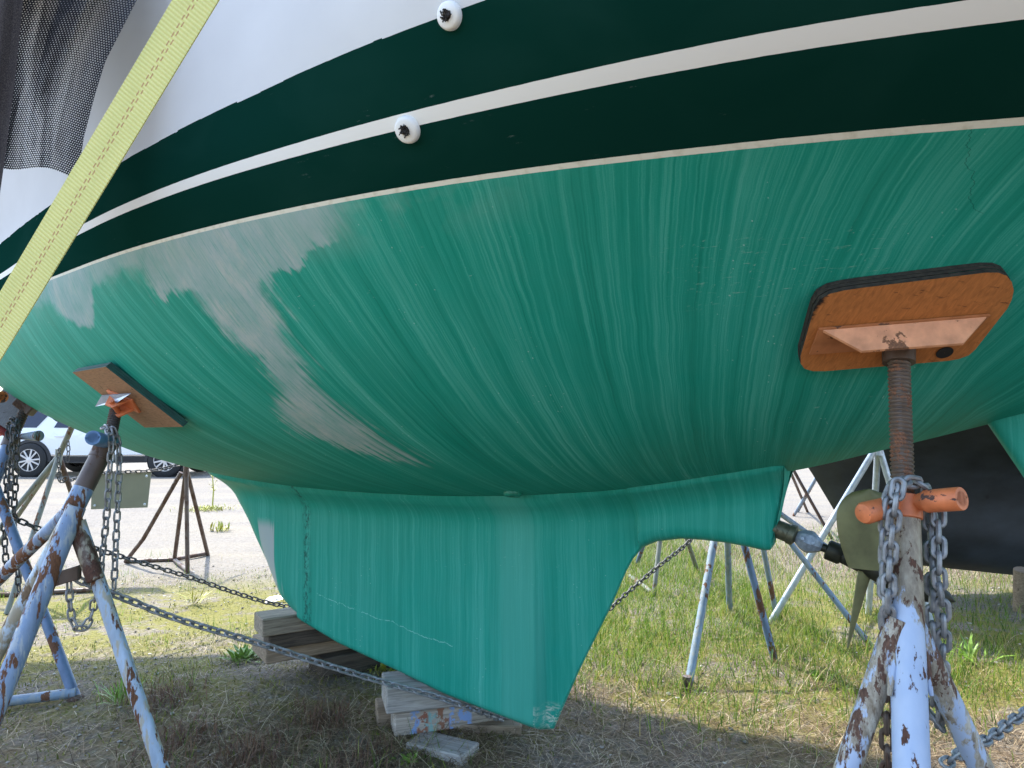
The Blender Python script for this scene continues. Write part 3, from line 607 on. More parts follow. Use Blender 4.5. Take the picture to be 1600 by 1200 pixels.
# ------------------------------------------------------------------ stands and chains
M_BLUE = painted('blue_paint_rusting', (.17, .25, .38), .47, 20, pale=(.33, .38, .42), stretch=(1, 1, .22))
M_SLEEVE = painted('rusty_weld_sleeve', (.11, .07, .05), .5, 14, pale=(.33, .29, .22), rust=(.05, .025, .018), rust2=(.12, .055, .035))
M_BLUEP = painted('pale_blue_paint_flaking', (.36, .46, .59), .52, 20, pale=(.42, .39, .31), stretch=(1, 1, .25))
M_STAIN = painted('pipe_bare_and_stained', (.30, .27, .20), .42, 10, pale=(.42, .52, .62), rust=(.12, .08, .05), rust2=(.22, .15, .09))
def post_material():
    t = NT('nearest_post_paint', .5); p = t.mp(t.tc(), (1, 1, .4)); z = t.sep(t.pos())[2]; x = t.sep(t.pos())[0]
    n = t.noise(p, 16, 9, .68, .3); n2 = t.noise(p, 60, 6, .65); f = t.noise(p, 180, 4)
    c = t.ramp(t.noise(p, 14, 5), [(.3, (.30, .40, .57)), (.7, (.46, .54, .66))])
    side_ = t.ma('MULTIPLY', t.ma('SUBTRACT', x, .76), 3.2)
    st = t.ma('ADD', t.ma('ADD', t.ma('MULTIPLY', t.ma('SUBTRACT', z, .90), 1.9), side_), t.ma('ADD', t.ma('MULTIPLY', n, 1.1), t.ma('MULTIPLY', n2, .35)))
    tan = t.ramp(t.noise(p, 40, 7, .7), [(.3, (.13, .10, .065)), (.5, (.27, .22, .15)), (.7, (.42, .38, .28))])
    c = t.mix(t.sm(st, .74, .80), c, tan)
    k = t.ma('ADD', t.ma('MULTIPLY', n, .55), t.ma('MULTIPLY', n2, .45)); mask = t.ramp(k, [(.555, 0.), (.572, 1.)])
    c = t.mix(mask, c, t.ramp(f, [(.3, (.055, .025, .018)), (.7, (.13, .06, .035))])); t.base(c)
    t.rough(t.ramp(mask, [(0, .5), (1, .9)])); t.bump(t.ma('SUBTRACT', t.ma('MULTIPLY', f, .4), mask), .4, .0015); return t.m
M_POST = post_material()
def leg_material():
    t = NT('flaking_pale_blue_leg', .55); p = t.mp(t.tc(), (1.35, 1.35, .55)); z = t.sep(t.pos())[2]
    n = t.noise(p, 13, 9, .66, .3); n2 = t.noise(p, 50, 6, .65); f = t.noise(p, 180, 4); k = t.ma('ADD', t.ma('MULTIPLY', n, .6), t.ma('MULTIPLY', n2, .4))
    c = t.ramp(t.noise(p, 9, 5), [(.3, (.30, .39, .55)), (.7, (.45, .52, .63))])
    tan = t.ramp(n2, [(.35, (.16, .12, .075)), (.65, (.50, .46, .37))])
    c = t.mix(t.ramp(t.noise(p, 17, 8, .7), [(.46, 0.), (.50, 1.)]), c, tan)
    th = t.ma('ADD', k, t.ma('MULTIPLY', t.sm(z, .66, .84), .06)); mask = t.ramp(th, [(.555, 0.), (.575, 1.)])
    c = t.mix(mask, c, t.ramp(f, [(.3, (.06, .03, .02)), (.7, (.16, .085, .055))])); t.base(c)
    t.rough(t.ramp(mask, [(0, .5), (1, .9)])); t.bump(t.ma('SUBTRACT', t.ma('MULTIPLY', f, .4), mask), .4, .0015); return t.m
M_LEGP = leg_material()
M_BLUED = painted('dull_blue_paint', (.11, .17, .28), .42, 14)
M_GREYB = painted('grey_blue_paint', (.17, .24, .32), .34, 16, pale=(.24, .28, .30), stretch=(1, 1, .25))
M_GALV = plain('galvanised_pipe', (.50, .55, .60), .42, .45, var=.18, scale=25)
M_GREY = painted('grey_green_weathered_pipe', (.17, .18, .155), .36, 10)
M_RUST = painted('brown_rusted_pipe', (.095, .062, .045), .5, 12, rust=(.045, .028, .02), rust2=(.12, .065, .04))
M_ORANGE = painted('orange_paint_chipped', (.62, .17, .055), .30, 16, rust=(.07, .045, .04), rust2=(.13, .07, .05), stretch=(1, 1, 1))
M_ORANGED = painted('shaded_orange_steel', (.40, .14, .045), .25, 14, stretch=(1, 1, 1))  # darker orange: shadow on the flat bracket flange, put into the colour
M_ORANGEP = painted('lit_orange_steel', (.64, .28, .13), .26, 16, rust=(.12, .06, .035), rust2=(.25, .11, .05), stretch=(1, 1, 1))  # paler orange: bright light on the standing flange, put into the colour
M_SCREW = painted('rusty_screw_thread', (.12, .085, .062), .42, 22, rust=(.06, .042, .034), rust2=(.34, .15, .075), stretch=(1, 1, 1))
M_SCREWD = painted('dark_screw_thread', (.045, .04, .037), .45, 30, rust=(.06, .035, .025), rust2=(.1, .055, .035))
M_STEELB = plain('bare_blue_grey_steel', (.20, .24, .32), .35, .5, var=.3, scale=18)
M_CHAIN = plain('galvanised_chain', (.27, .275, .28), .5, .55, var=.35, scale=45)
M_CHAIND = plain('dark_chain', (.085, .085, .085), .55, .5, var=.5, scale=60)
def ply(name, face, edge_dark=True):
    t = NT(name, .7, 0, .3); o = t.tc('UV'); g = t.noise(t.mp(o, (14, 60, 1)), 1, 6, .6, .8)
    c = t.ramp(g, [(.3, tuple(q * .7 for q in face)), (.7, tuple(min(1, q * 1.15) for q in face))])
    pk = t.noise(t.mp(o, (45, 9, 1)), 1, 7, .65); rg = t.noise(t.mp(o, (5, 5, 1)), 1, 3)
    c = t.mix(t.ma('MULTIPLY', t.ramp(pk, [(.60, 0.), (.63, .8)]), t.ramp(rg, [(.45, 0.), (.6, 1.)])), c, (.05, .022, .012))
    s = t.sep(o)
    if edge_dark:      # weathered black top edge and corner stain
        ee = t.ma('ADD', s[1], t.ma('MULTIPLY', t.ma('SUBTRACT', pk, .5), .09)); c = t.mix(t.sm(ee, .965, .995), c, (.012, .011, .010))
    t.base(c); t.bump(g, .3, .002); return t.m
M_PLYO = ply('orange_painted_plywood', (.46, .165, .045)); M_PLYB = ply('brown_plywood', (.30, .165, .085), False); M_PLYG = ply('grey_plywood', (.16, .17, .18), False)
M_EDGE = plain('plywood_black_edge', (.030, .022, .015), .85, var=.6, scale=90); M_EDGEG = plain('plywood_green_edge', (.008, .05, .036), .6, var=.3)

LINKCACHE = {}
def link_mesh(pitch, wire, wid):
    k = (pitch, wire, wid)
    if k not in LINKCACHE:
        hl = (pitch + wire) / 2 ; r = wid / 2 - wire / 2; st = max(hl - r, .0005); n = 8; pts = []
        for a in np.linspace(-math.pi / 2, math.pi / 2, n): pts.append((st + r * math.cos(a), r * math.sin(a), -math.sin(a), math.cos(a)))
        for a in np.linspace(math.pi / 2, 3 * math.pi / 2, n): pts.append((-st + r * math.cos(a), r * math.sin(a), -math.sin(a), math.cos(a)))
        V = []; m = len(pts); c = 7
        for (x, y, tx, ty) in pts:
            nx, ny = ty, -tx
            for j in range(c):
                b = 2 * math.pi * j / c; V.append((x + nx * math.cos(b) * wire / 2, y + ny * math.cos(b) * wire / 2, math.sin(b) * wire / 2))
        F = [(i * c + j, i * c + (j + 1) % c, ((i + 1) % m) * c + (j + 1) % c, ((i + 1) % m) * c + j) for i in range(m) for j in range(c)]
        LINKCACHE[k] = (np.array(V), F)
    return LINKCACHE[k]
def chain_mb(paths, pitch=.026, wire=.0075, wid=.027, roll=.5, jit=.12, smooth=True):
    mb = MB(); V, F = link_mesh(pitch, wire, wid)
    for P in paths:
        P = np.array(catmull(P, 14) if (smooth and len(P) > 2) else P, float); L = np.concatenate([[0], np.cumsum(np.linalg.norm(np.diff(P, axis=0), axis=1))])
        n = max(2, int(L[-1] / pitch)); S = np.linspace(0, L[-1], n + 1); Q = np.stack([np.interp(S, L, P[:, i]) for i in range(3)], 1)
        for i in range(n):
            c = (Q[i] + Q[i + 1]) / 2; t = Q[i + 1] - Q[i]; t /= np.linalg.norm(t) + 1e-9
            up = np.array([0, -1., 0]) if abs(t[2]) > .7 else np.array([0, 0, 1.])
            a = np.cross(t, up); a /= np.linalg.norm(a); b = np.cross(t, a)
            th = roll + (math.pi / 2 if i % 2 else 0) + random.uniform(-jit, jit)
            y = a * math.cos(th) + b * math.sin(th); z = np.cross(t, y)
            mb.add(c + V[:, :1] * t + V[:, 1:2] * y + V[:, 2:] * z, F)
    return mb
def chain(paths, label, mat=None, **k):
    mb = chain_mb(paths, **k); o = obj('chain', mb, mat or M_CHAIN, loc=np.mean(mb.v, axis=0)); return tag(o, label, 'chain')

def screw_mb(p, q, r, pitch=.0088, amp=.0048):
    p, q = np.asarray(p, float), np.asarray(q, float); L = np.linalg.norm(q - p); m = int(L / pitch * 6)
    mb = MB(); mb.tube([p + (q - p) * i / m for i in range(m + 1)], r, 18, helix=lambda i, k: r - amp * abs(((i / 6. + k) % 1.0) * 2 - 1)**1.5); return mb
def pad_part(root, poly_px, plane_p, n, th, mat, edge, label=None, chamfer=0.):
    P = [onplane(x, y, plane_p, n) for x, y in poly_px]
    mb = MB(); m = len(P); inn = [p - n * th for p in P]
    b = mb.add(P, [tuple(range(m))], False)
    c = np.mean(P, axis=0); ax = P[1] - P[0]; ax /= np.linalg.norm(ax); ay = np.cross(n, ax)
    X = [(p - c) @ ax for p in P]; Y = [(p - c) @ ay for p in P]
    if Y[0] < Y[-1]: Y = [-q for q in Y]
    sc = max(max(X) - min(X), max(Y) - min(Y)); uv = [((a - min(X)) / sc, (q - min(Y)) / (max(Y) - min(Y))) for a, q in zip(X, Y)]
    mb.f[0] = mb.f[0] if np.cross(P[1] - P[0], P[2] - P[1]) @ n > 0 else mb.f[0][::-1]
    o = obj('pad_board', mb, mat, root, uv=uv)
    e = MB()
    for off0, off1, g in ((0.0, .33, 1.0), (.33, .36, .985), (.36, .66, 1.003), (.66, .69, .985), (.69, 1.0, 1.0)):   # plies at the edge
        pa = [c + (p - c) * g - n * th * off0 for p in P]; pb = [c + (p - c) * g - n * th * off1 for p in P]
        e.grid([pa, pb], closev=True, smooth=False)
    e.add([p for p in inn], [tuple(range(m))], False)
    obj('board_edge', e, edge, o); return o, P

# --- orange handled stand on the right (nearest)
t_, pp, pn = hull_hit(1418, 500); TH = .032; pl = pp + pn * TH
ptop = onplane(1404, 548, pl, pn)
plow = at(1424, 1200, ptop[1] - .20); axv = (plow - ptop) / np.linalg.norm(plow - ptop)
def on_axis(py, p0=None, ax=None):
    p0 = ptop if p0 is None else p0; ax = axv if ax is None else ax
    lo, hi = -.2, 2.5
    for _ in range(50):
        m = (lo + hi) / 2; q = p0 + ax * m; d = q - np.array([0, 0, CAMZ])
        yc = d[1] * math.cos(PITCH) + d[2] * math.sin(PITCH); zc = -d[1] * math.sin(PITCH) + d[2] * math.cos(PITCH)
        if 600 - FPX * zc / yc < py: lo = m
        else: hi = m
    return p0 + ax * (lo + hi) / 2
nut, jn = on_axis(783), on_axis(1015)
k = (float(gz(ptop[0], ptop[1])) - ptop[2]) / axv[2]; foot = ptop + axv * k; foot[2] = float(gz(foot[0], foot[1]))
root = empty('boat_stand', (foot[0], foot[1] + .15, foot[2]), 'pale blue rusty boat stand with orange handle and orange plywood pad under the stern', 'boat stand')
pb, _ = pad_part(root, [(1272, 482), (1281, 468), (1297, 459), (1318, 454), (1345, 450), (1540, 426), (1560, 426), (1573, 431), (1581, 441), (1584, 454), (1581, 468), (1574, 482), (1524, 546), (1514, 555), (1498, 561), (1480, 564), (1290, 580), (1270, 580), (1257, 576), (1251, 568), (1251, 556)], pl, pn, TH, M_PLYO, M_EDGE)
def tri(a, b): return onplane(a, b, pl + pn * .002, pn)
up_e = (tri(1279, 512), tri(1546, 490)); rv = up_e[1] - up_e[0]; dn = np.cross(pn, rv); dn /= np.linalg.norm(dn); dn = dn if dn[2] < 0 else -dn
br = MB()      # angle iron: flange flat on the board, flange standing out with mitred ends
L_ = np.linalg.norm(rv); rh = rv / L_
f1 = [up_e[0], up_e[1], up_e[1] + dn * .075 - rh * .03, up_e[0] + dn * .075 - rh * .01]; br.prism(f1, pn * .006); obj('bracket_plate', br, M_ORANGED, root); br = MB()
out_ = pn * .055 + dn * .022
f2 = [up_e[0], up_e[1], up_e[1] - rh * .06 + out_, up_e[0] + rh * .075 + out_]
br.prism(f2, dn * .006)
obj('pad_bracket', br, M_ORANGEP, root)
sock = MB(); sock.tube([ptop + axv * .004 - axv * .02, ptop + axv * .028], [.034, .032], 20); obj('screw_socket', sock, M_RUST, root)
bh = MB(); hq = onplane(1476, 551, pl + pn * .0015, pn); bh.lathe(hq, pn, [(0, .017), (.0006, .017), (.0007, .0005)], 20); obj('bolt_hole', bh, plain('hole_dark', (.012, .01, .009), .9), pb)
obj('screw', screw_mb(ptop, nut + axv * .05, .0228), M_SCREW, root)
cb = MB(); c0, c1 = nut + axv * .008, nut + axv * .034
cb.tube([c0 - axv * .02, c0 - axv * .018, c1, c1 + axv * .002], [.0285, .034, .034, .031], 24)
hR0 = nut + axv * .004; dR = at(1503, 779, nut[1] - .10) - hR0; hL = at(1347, 803, nut[1] - .055) - hR0
co = obj('nut_collar', cb, M_ORANGE, root)
hd = MB()
for dv_ in (dR, hL):
    dd = dv_ / np.linalg.norm(dv_); hd.tube([hR0 + dd * .022, hR0 + dd * .05], [.014, .0205], 16, cap=False); hd.pipe(hR0 + dd * .048, hR0 + dv_, .0222, .0075, 20) if dv_ is dR else hd.tube([hR0 + dd * .048, hR0 + dv_ * .93, hR0 + dv_ * .98, hR0 + dv_], [.0205, .0215, .018, .008], 20)
obj('handle', hd, M_ORANGE, co)
cm = MB(); cm.tube([nut + axv * .03, jn - axv * .1], [.030, .0305], 24); obj('column', cm, M_POST, root)
lm = MB(); lm.tube([jn - axv * .1, foot], [.0308, .0312], 24); obj('leg', lm, M_POST, root)
def leg(root, a, b, r, mat, gus=None, name='leg'):
    m = MB(); m.tube([a, b], r, 16); o = obj(name, m, mat, root); return o
for px, py, d, dx in ((1144, 1630, 1.42, -1), (1749, 1608, 1.50, 1)):
    ft = at(px, py, d); ft[2] = float(gz(ft[0], ft[1])); a = jn + np.array([dx * .010, .010, .055]); leg(root, a, ft, .0235, M_LEGP)
    g = MB(); q_ = jn - axv * .035 + np.array([dx * .027, -.004, 0]); g.tube([q_, q_ + axv * .06 + np.array([dx * .004, 0, 0]), q_ + axv * .115 + np.array([dx * .012, 0, 0])], [.004, .009, .004], 8); obj('weld_bead', g, M_LEGP, root)
# its chains
d0 = nut[1]
def pt(x, y, dd): return at(x, y, d0 + dd)
chain([[pt(1383, 905, -.052), pt(1383, 850, -.052), pt(1385, 800, -.050), pt(1393, 765, -.052), pt(1410, 752, -.048), pt(1440, 757, -.030), pt(1449, 775, .0), pt(1452, 790, .018)],
       [pt(1383, 905, -.052), pt(1384, 960, -.055), pt(1386, 985, -.05)],
       [pt(1404, 752, -.06), pt(1399, 790, -.066), pt(1394, 830, -.066), pt(1390, 880, -.066), pt(1388, 930, -.07), pt(1387, 975, -.06)],
       [pt(1452, 800, .0), pt(1455, 850, -.01), pt(1457, 905, -.015), pt(1456, 960, -.02), pt(1459, 1000, -.02), pt(1458, 1060, -.015), pt(1457, 1110, .0), pt(1463, 1137, .0), pt(1472, 1120, -.01), pt(1474, 1085, -.012)],
       [pt(1466, 795, -.015), pt(1467, 850, -.03), pt(1467, 900, -.035), pt(1473, 950, -.035), pt(1474, 1010, -.03), pt(1470, 1060, -.022)]],
      'grey galvanised chain looped over the orange handle and hanging both sides of its post', pitch=.0300, wire=.0102, wid=.0300)
chain([[pt(1384, 1040, .02), pt(1385, 1100, .02), pt(1386, 1160, .02), pt(1387, 1240, .02), pt(1388, 1330, .01)]], 'rust brown chain end dangling between legs of the orange handled stand', mat=M_RUST, pitch=.0300, wire=.0102, wid=.0300)
e0 = at(1475, 1195, 1.6); pr = [e0, at(1510, 1172, 1.66), at(1555, 1148, 1.74), at(1605, 1112, 1.85), at(1800, 1000, 2.3)]
chain([pr], 'grey chain running off to the right from behind the orange handled stand', mat=M_CHAIN, pitch=.030, wire=.009, wid=.030)

# --- left blue stand
t_, lp, ln_ = hull_hit(197, 618); pl2 = lp + ln_ * .024
ltop = onplane(181, 640, pl2 + ln_ * .03, ln_)
NL = at(168, 690, ltop[1] - .06)
root = empty('boat_stand', ong(90, 1195), 'blue rusty boat stand with brown plywood pad under the bow bilge, chains draped', 'boat stand')
pb, _ = pad_part(root, [(113, 582), (165, 573), (286, 667), (226, 668)], pl2, ln_, .024, M_PLYB, M_EDGEG)
b2 = MB(); ax = onplane(250, 640, pl2, ln_) - onplane(150, 600, pl2, ln_); ax /= np.linalg.norm(ax); ay = np.cross(ln_, ax)
ctr = onplane(193, 627, pl2 + ln_ * .004, ln_)
b2.box(ctr, ax, ay, ln_, (.062, .032, .004), .001)
for s in (-1, 1): b2.prism([ctr + ay * .02 * s - ax * .045, ctr + ay * .02 * s + ax * .045, ctr + ay * .02 * s + ax * .018 + ln_ * .05, ctr + ay * .02 * s - ax * .018 + ln_ * .05], ay * .005 * s)
b2.tube([ctr + ln_ * .034 - ay * .034, ctr + ln_ * .034 + ay * .034], .008, 10)
bk = obj('pad_bracket', b2, M_ORANGE, root)
fl = MB(); q = [onplane(150, 634, pl2 + ln_ * .03, ln_), onplane(160, 617, pl2 + ln_ * .012, ln_), onplane(205, 614, pl2 + ln_ * .012, ln_), onplane(184, 628, pl2 + ln_ * .03, ln_)]
fl.prism(q, ln_ * .004); obj('steel_flange', fl, M_STEELB, bk)
obj('screw', screw_mb(ltop, at(168, 705, ltop[1] - .08), .0205, .009), M_SCREWD, root)
JL = at(112, 800, ltop[1] - .16); ca = (JL - NL) / np.linalg.norm(JL - NL)
cm = MB(); cm.tube([NL + ca * .005, NL + ca * .06], [.033, .034], 18); co = obj('nut_collar', cm, M_RUST, root)
hd = MB(); hdir = at(145, 684, NL[1] - .20) - NL; hd.pipe(NL, NL + hdir, .0225, .007, 18)
dd = hdir / np.linalg.norm(hdir); hd.tube([NL, NL - dd * .12], .0225, 14); obj('handle', hd, painted('blue_handle_paint', (.10, .21, .40), .12, 9), co)
cm = MB(); cm.tube([NL + ca * .04, NL + ca * .17], .031, 18); obj('column', cm, M_RUST, root)
cm = MB(); cm.tube([NL + ca * .168, JL + ca * .0], .0315, 18); obj('lower_column', cm, M_BLUE, root)
def gfoot(px, py, d):
    p = at(px, py, d); p[2] = float(gz(p[0], p[1])); return p
dJ = JL[1]
for pa, ft, r, mt in (((118, 788, 0.02), at(-110, 1010, 2.75), .0215, M_BLUE), ((119, 790, -.01), at(-75, 1150, 2.28), .0235, M_STAIN), ((119, 792, -.02), at(-50, 1215, 2.05), .029, M_BLUE), ((122, 815, 0), at(262, 1230, 2.30), .0225, M_BLUEP)):
    ft = ft.copy(); a = at(pa[0], pa[1], dJ + pa[2])
    dz = (float(gz(ft[0], ft[1])) - a[2]) / (ft[2] - a[2]); ft = a + (ft - a) * dz
    leg(root, a, ft, r, mt)
g = MB(); p0 = at(118, 818, dJ + .0); p1 = at(149, 905, dJ - .02); g.tube([p0, p1, p1 + (p1 - p0) * .02], [.027, .0255, .022], 16); obj('gusset_sleeve', g, M_SLEEVE, root)
g = MB(); g.box((at(78, 908, dJ + .02) + at(126, 893, dJ)) / 2, at(126, 893, dJ) - at(78, 908, dJ + .02), [0, 1, 0], [0, 0, 1], (.055, .012, .022), .002); obj('brace_plate', g, M_RUST, root)
dc = NL[1] - .08
chain([[at(161, 667, dc + .06), at(168, 669, dc + .02), at(172, 677, dc), at(174, 700, dc - .01), at(171, 740, dc - .01), at(167, 800, dc), at(162, 850, dc + .02), at(156, 900, dc + .03), at(155, 925, dc + .03)],
       [at(176, 668, dc + .03), at(184, 690, dc + .05), at(186, 720, dc + .05), at(184, 780, dc + .05), at(181, 850, dc + .05), at(178, 920, dc + .05)]],
      'grey chain draped over the blue handle, its two strands hanging down', pitch=.030, wire=.0072, wid=.026)
NC = [at(108, 897, 2.30), at(122, 905, 2.30), at(145, 917, 2.33), at(200, 937, 2.37), at(280, 968, 2.44), at(400, 1004, 2.55), at(500, 1036, 2.62), at(600, 1066, 2.70), at(680, 1088, 2.745), at(742, 1109, 2.78), at(790, 1126, 2.95)]
chain([NC], 'long grey chain from the blue stand down across the timbers under the keel', pitch=.030, wire=.009, wid=.029)
chain([[at(108, 908, 2.31), at(109, 940, 2.31), at(113, 970, 2.31), at(124, 986, 2.31), at(137, 975, 2.33), at(146, 950, 2.34), at(149, 925, 2.33)]], 'short grey chain loop sagging below the rusty brace of the blue stand', pitch=.030, wire=.0075, wid=.028)

# --- bow stand at far left
root = empty('boat_stand', gfoot(-60, 1060, 3.45), 'blue boat stand with grey pad under the bow tip, cut by the photo edge', 'boat stand')
bp = at(45, 636, 3.62); bn = np.array([-.20, -.55, -.81]); bn /= np.linalg.norm(bn)
e0, e1 = at(12, 601, 3.66), at(90, 659, 3.66); ee = (e1 - e0); el = np.linalg.norm(ee); ee /= el
lft = np.array([-.95, -.1, -.08]); lft -= ee * (lft @ ee); lft /= np.linalg.norm(lft)
m = MB(); m.box((e0 + e1) / 2 + lft * .09 - ee * el * .27, ee, lft, np.cross(ee, lft), (el * .23, .09, .006), .001); pbo = obj('pad_board', m, M_PLYG, root, uv=np.random.default_rng(1).random((24, 2)))
m = MB(); m.box((e0 + e1) / 2 - lft * .006, ee, lft, np.cross(ee, lft), (el / 2 + .002, .006, .017), .001); obj('board_edge', m, M_EDGEG, pbo)
bt = at(41, 634, 3.60); bjn = at(-20, 775, 3.42); ba = (bjn - bt) / np.linalg.norm(bjn - bt)
m = MB(); m.box(bt + ba * .0, ee, lft, np.cross(ee, lft), (.05, .03, .03), .006); obj('pad_bracket', m, M_RUST, root); m = MB(); m.pipe(at(-25, 624, 3.5), at(4, 620, 3.42), .028, .010, 14); obj('bracket_pin', m, M_ORANGE, root)
obj('screw', screw_mb(bt + ba * .02, bt + ba * .26, .026, .012), M_SCREWD, root)
nb = bt + ba * .17; m = MB(); m.tube([nb - ba * .02, nb + ba * .05], .036, 16); co = obj('nut_collar', m, M_RUST, root)
m = MB(); h1 = at(61, 681, 3.45) - nb; m.tube([nb + h1 * .1, nb + h1 * .45, nb + h1], [.012, .016, .026], 14); obj('handle', m, M_GREYB, co)
m = MB(); h1 = at(-30, 655, 3.45) - nb; m.tube([nb + h1 * .1, nb + h1], [.016, .026], 14); obj('handle', m, painted('dark_red_paint', (.22, .03, .03), .3), co)
m = MB(); m.tube([nb + ba * .05, bjn + ba * .2], .030, 16); obj('column', m, M_BLUED, root)
a = bjn + ba * .02
f1 = ong(119, 1093)
leg(root, at(-8, 760, 3.42), f1, .023, M_BLUED); f2 = gfoot(-330, 1060, 3.2); leg(root, a, f2, .026, M_BLUED); f3 = gfoot(-200, 960, 4.1); leg(root, a, f3, .026, M_BLUED)
m = MB(); bl = ong(-150, 1128); m.tube([f1 + np.array([0, 0, .03]), bl + np.array([0, 0, .03])], .022, 12); obj('base_bar', m, M_GREYB, root)
m = MB(); m.ball(f1, .036, sq=(1, 1, .7)); obj('foot', m, M_RUST, root)
dcb = nb[1] - .07
chain([[at(14, 660, dcb + .05), at(22, 655, dcb), at(27, 668, dcb - .01), at(26, 700, dcb), at(24, 760, dcb), at(22, 810, dcb), at(28, 900, dcb), at(30, 925, dcb)], [at(12, 664, dcb + .05), at(14, 700, dcb + .02), at(10, 760, dcb), at(7, 830, dcb), at(10, 890, dcb)], [at(24, 658, dcb), at(20, 680, dcb - .03), at(17, 740, dcb - .03), at(16, 790, dcb - .03)]],
      'dark chain bunched over the handles of the bow stand at the photo edge', mat=M_CHAIND, pitch=.036, wire=.009, wid=.033)
chain([[at(18, 808, 3.5), at(60, 826, 3.58), at(130, 851, 3.72), at(160, 861, 3.8), at(230, 882, 4.0), at(300, 903, 4.2), at(370, 927, 4.4), at(430, 944, 4.55), at(520, 958, 4.8), at(640, 960, 5.0)]],
      'dark chain sloping from the bow stand to the ground behind the keel', mat=M_CHAIND, pitch=.036, wire=.0095, wid=.033)

# --- stands behind (pipes only where the photo shows pipes)
def far_stand(joint, feet, r, mat, label, column=None, bars=(), mats=None, group=None, barmat=None, footmat=None):
    c = np.mean([f for f in feet], axis=0); root = empty('boat_stand', (c[0], c[1], float(gz(c[0], c[1]))), label, 'boat stand', group)
    for i, f in enumerate(feet): leg(root, joint, f, r, (mats[i] if mats else mat))
    m = MB(); m.tube([joint + np.array([0, 0, -.07]), joint + np.array([0, 0, .05])], r * 1.35, 14); obj('joint_sleeve', m, mat, root)
    if column is not None:
        m = MB(); m.tube([joint, column], r * 1.15, 14); obj('column', m, mat, root)
        cc = (column - joint) / np.linalg.norm(column - joint); m = MB(); m.tube([column, column + cc * .05], r * .9, 12); obj('screw', m, M_SCREWD, root)
    for a, b in bars:
        m = MB(); m.tube([a + np.array([0, 0, .022]), b + np.array([0, 0, .022])], .018, 10); obj('base_bar', m, barmat or mat, root)
    if footmat:
        for f in feet[:1]:
            m = MB(); m.tube([f + np.array([0, 0, .07]), f - np.array([0, 0, .01])], [r * 1.1, r * 1.8], 12); obj('foot', m, footmat, root)
    return root
# thin grey-green stand behind the blue one
j = at(92, 712, 5.3)
far_stand(j, [ong(-40, 905), ong(10, 960), ong(-95, 940), ong(163, 922)], .018, M_GREY, 'thin grey-green boat stand between the blue stand and the white car', column=at(118, 655, 5.2), mats=[M_GREY, M_GREY, M_GREY, M_RUST], bars=[(ong(-95, 940), ong(163, 925))], barmat=M_RUST)
chain([[at(93, 700, 5.2), at(91, 720, 5.18), at(93, 735, 5.18), at(91, 748, 5.18), at(98, 754, 5.18), at(103, 745, 5.18)]], 'thin dark chain loop dangling from the grey-green boat stand', mat=M_CHAIND, pitch=.034, wire=.008, wid=.03)
chain([[at(106, 688, 5.2), at(107, 705, 5.2), at(105, 722, 5.2)]], 'short straight dark chain hanging before the white car door', mat=M_CHAIND, pitch=.034, wire=.008, wid=.03)
# brown rusted tripod standing free
j = at(291, 731, 6.3)
fA, fB, fC, fD = ong(196, 881), ong(293, 896), ong(325, 868), ong(272, 878)
far_stand(j, [fB, fC, fD], .018, M_RUST, 'brown rusted boat stand standing free on the gravel with base bars', bars=[(fA, fD), (fD, fC), (fD, fB)])
rr = [o for o in bpy.data.objects if o.name.startswith('boat_stand')][-1]
m = MB(); kx = at(224, 842, 6.35); m.tube([at(283, 738, 6.3), kx, fA + np.array([0, 0, .02])], [.018, .018, .018], 12); obj('bent_leg', m, M_RUST, rr)
# blue stand seen below the skeg
j = at(1134, 742, 4.05)
far_stand(j, [ong(1074, 1080), ong(1211, 1034), ong(1140, 960)], .0195, M_GREYB, 'grey-blue boat stand with rusty foot seen below the skeg', column=at(1120, 690, 3.7), mats=[M_GREYB, M_BLUED, M_GREYB], footmat=M_RUST)
j = at(1176, 772, 4.5)
far_stand(j, [ong(1362, 1011), ong(1214, 966), ong(1398, 930)], .017, M_GREYB, 'blue pipe boat stand behind the propeller shaft beside the galvanised stand', column=at(1160, 705, 4.2))
j = at(1372, 694, 4.5)
far_stand(j, [ong(1203, 974), ong(1357, 960), ong(1458, 985)], .020, M_GALV, 'bright galvanised boat stand in front of the black hull', column=at(1380, 640, 4.6))
j = at(1042, 748, 5.6)
far_stand(j, [ong(994, 884), ong(1021, 932), ong(1090, 893)], .018, M_GREYB, 'weathered grey boat stand with base bar in grass farthest behind the keel', column=at(1040, 700, 5.4), mats=[M_BLUED, M_GREY, M_GREY], bars=[(ong(985, 905), ong(1021, 932))], barmat=M_GREY)
j = at(1215, 690, 8.2)
far_stand(j, [ong(1300, 842), ong(1262, 800), ong(1196, 815)], .018, M_RUST, 'dark thin boat stand on gravel seen between skeg and black hull', column=at(1215, 650, 8.0))
j = at(1285, 730, 9.5)
far_stand(j, [ong(1240, 806), ong(1246, 800), ong(1330, 803), ong(1316, 796)], .020, M_GREYB, 'farthest grey boat stand on gravel behind the black hull stem')
chain([[at(880, 1000, 4.0), at(945, 957, 4.15), at(985, 922, 4.3), at(1030, 884, 4.45), at(1075, 848, 4.6), at(1105, 815, 4.65)]], 'dark chain rising from behind the keel through the green grass', mat=M_CHAIND, pitch=.034, wire=.0095, wid=.031)

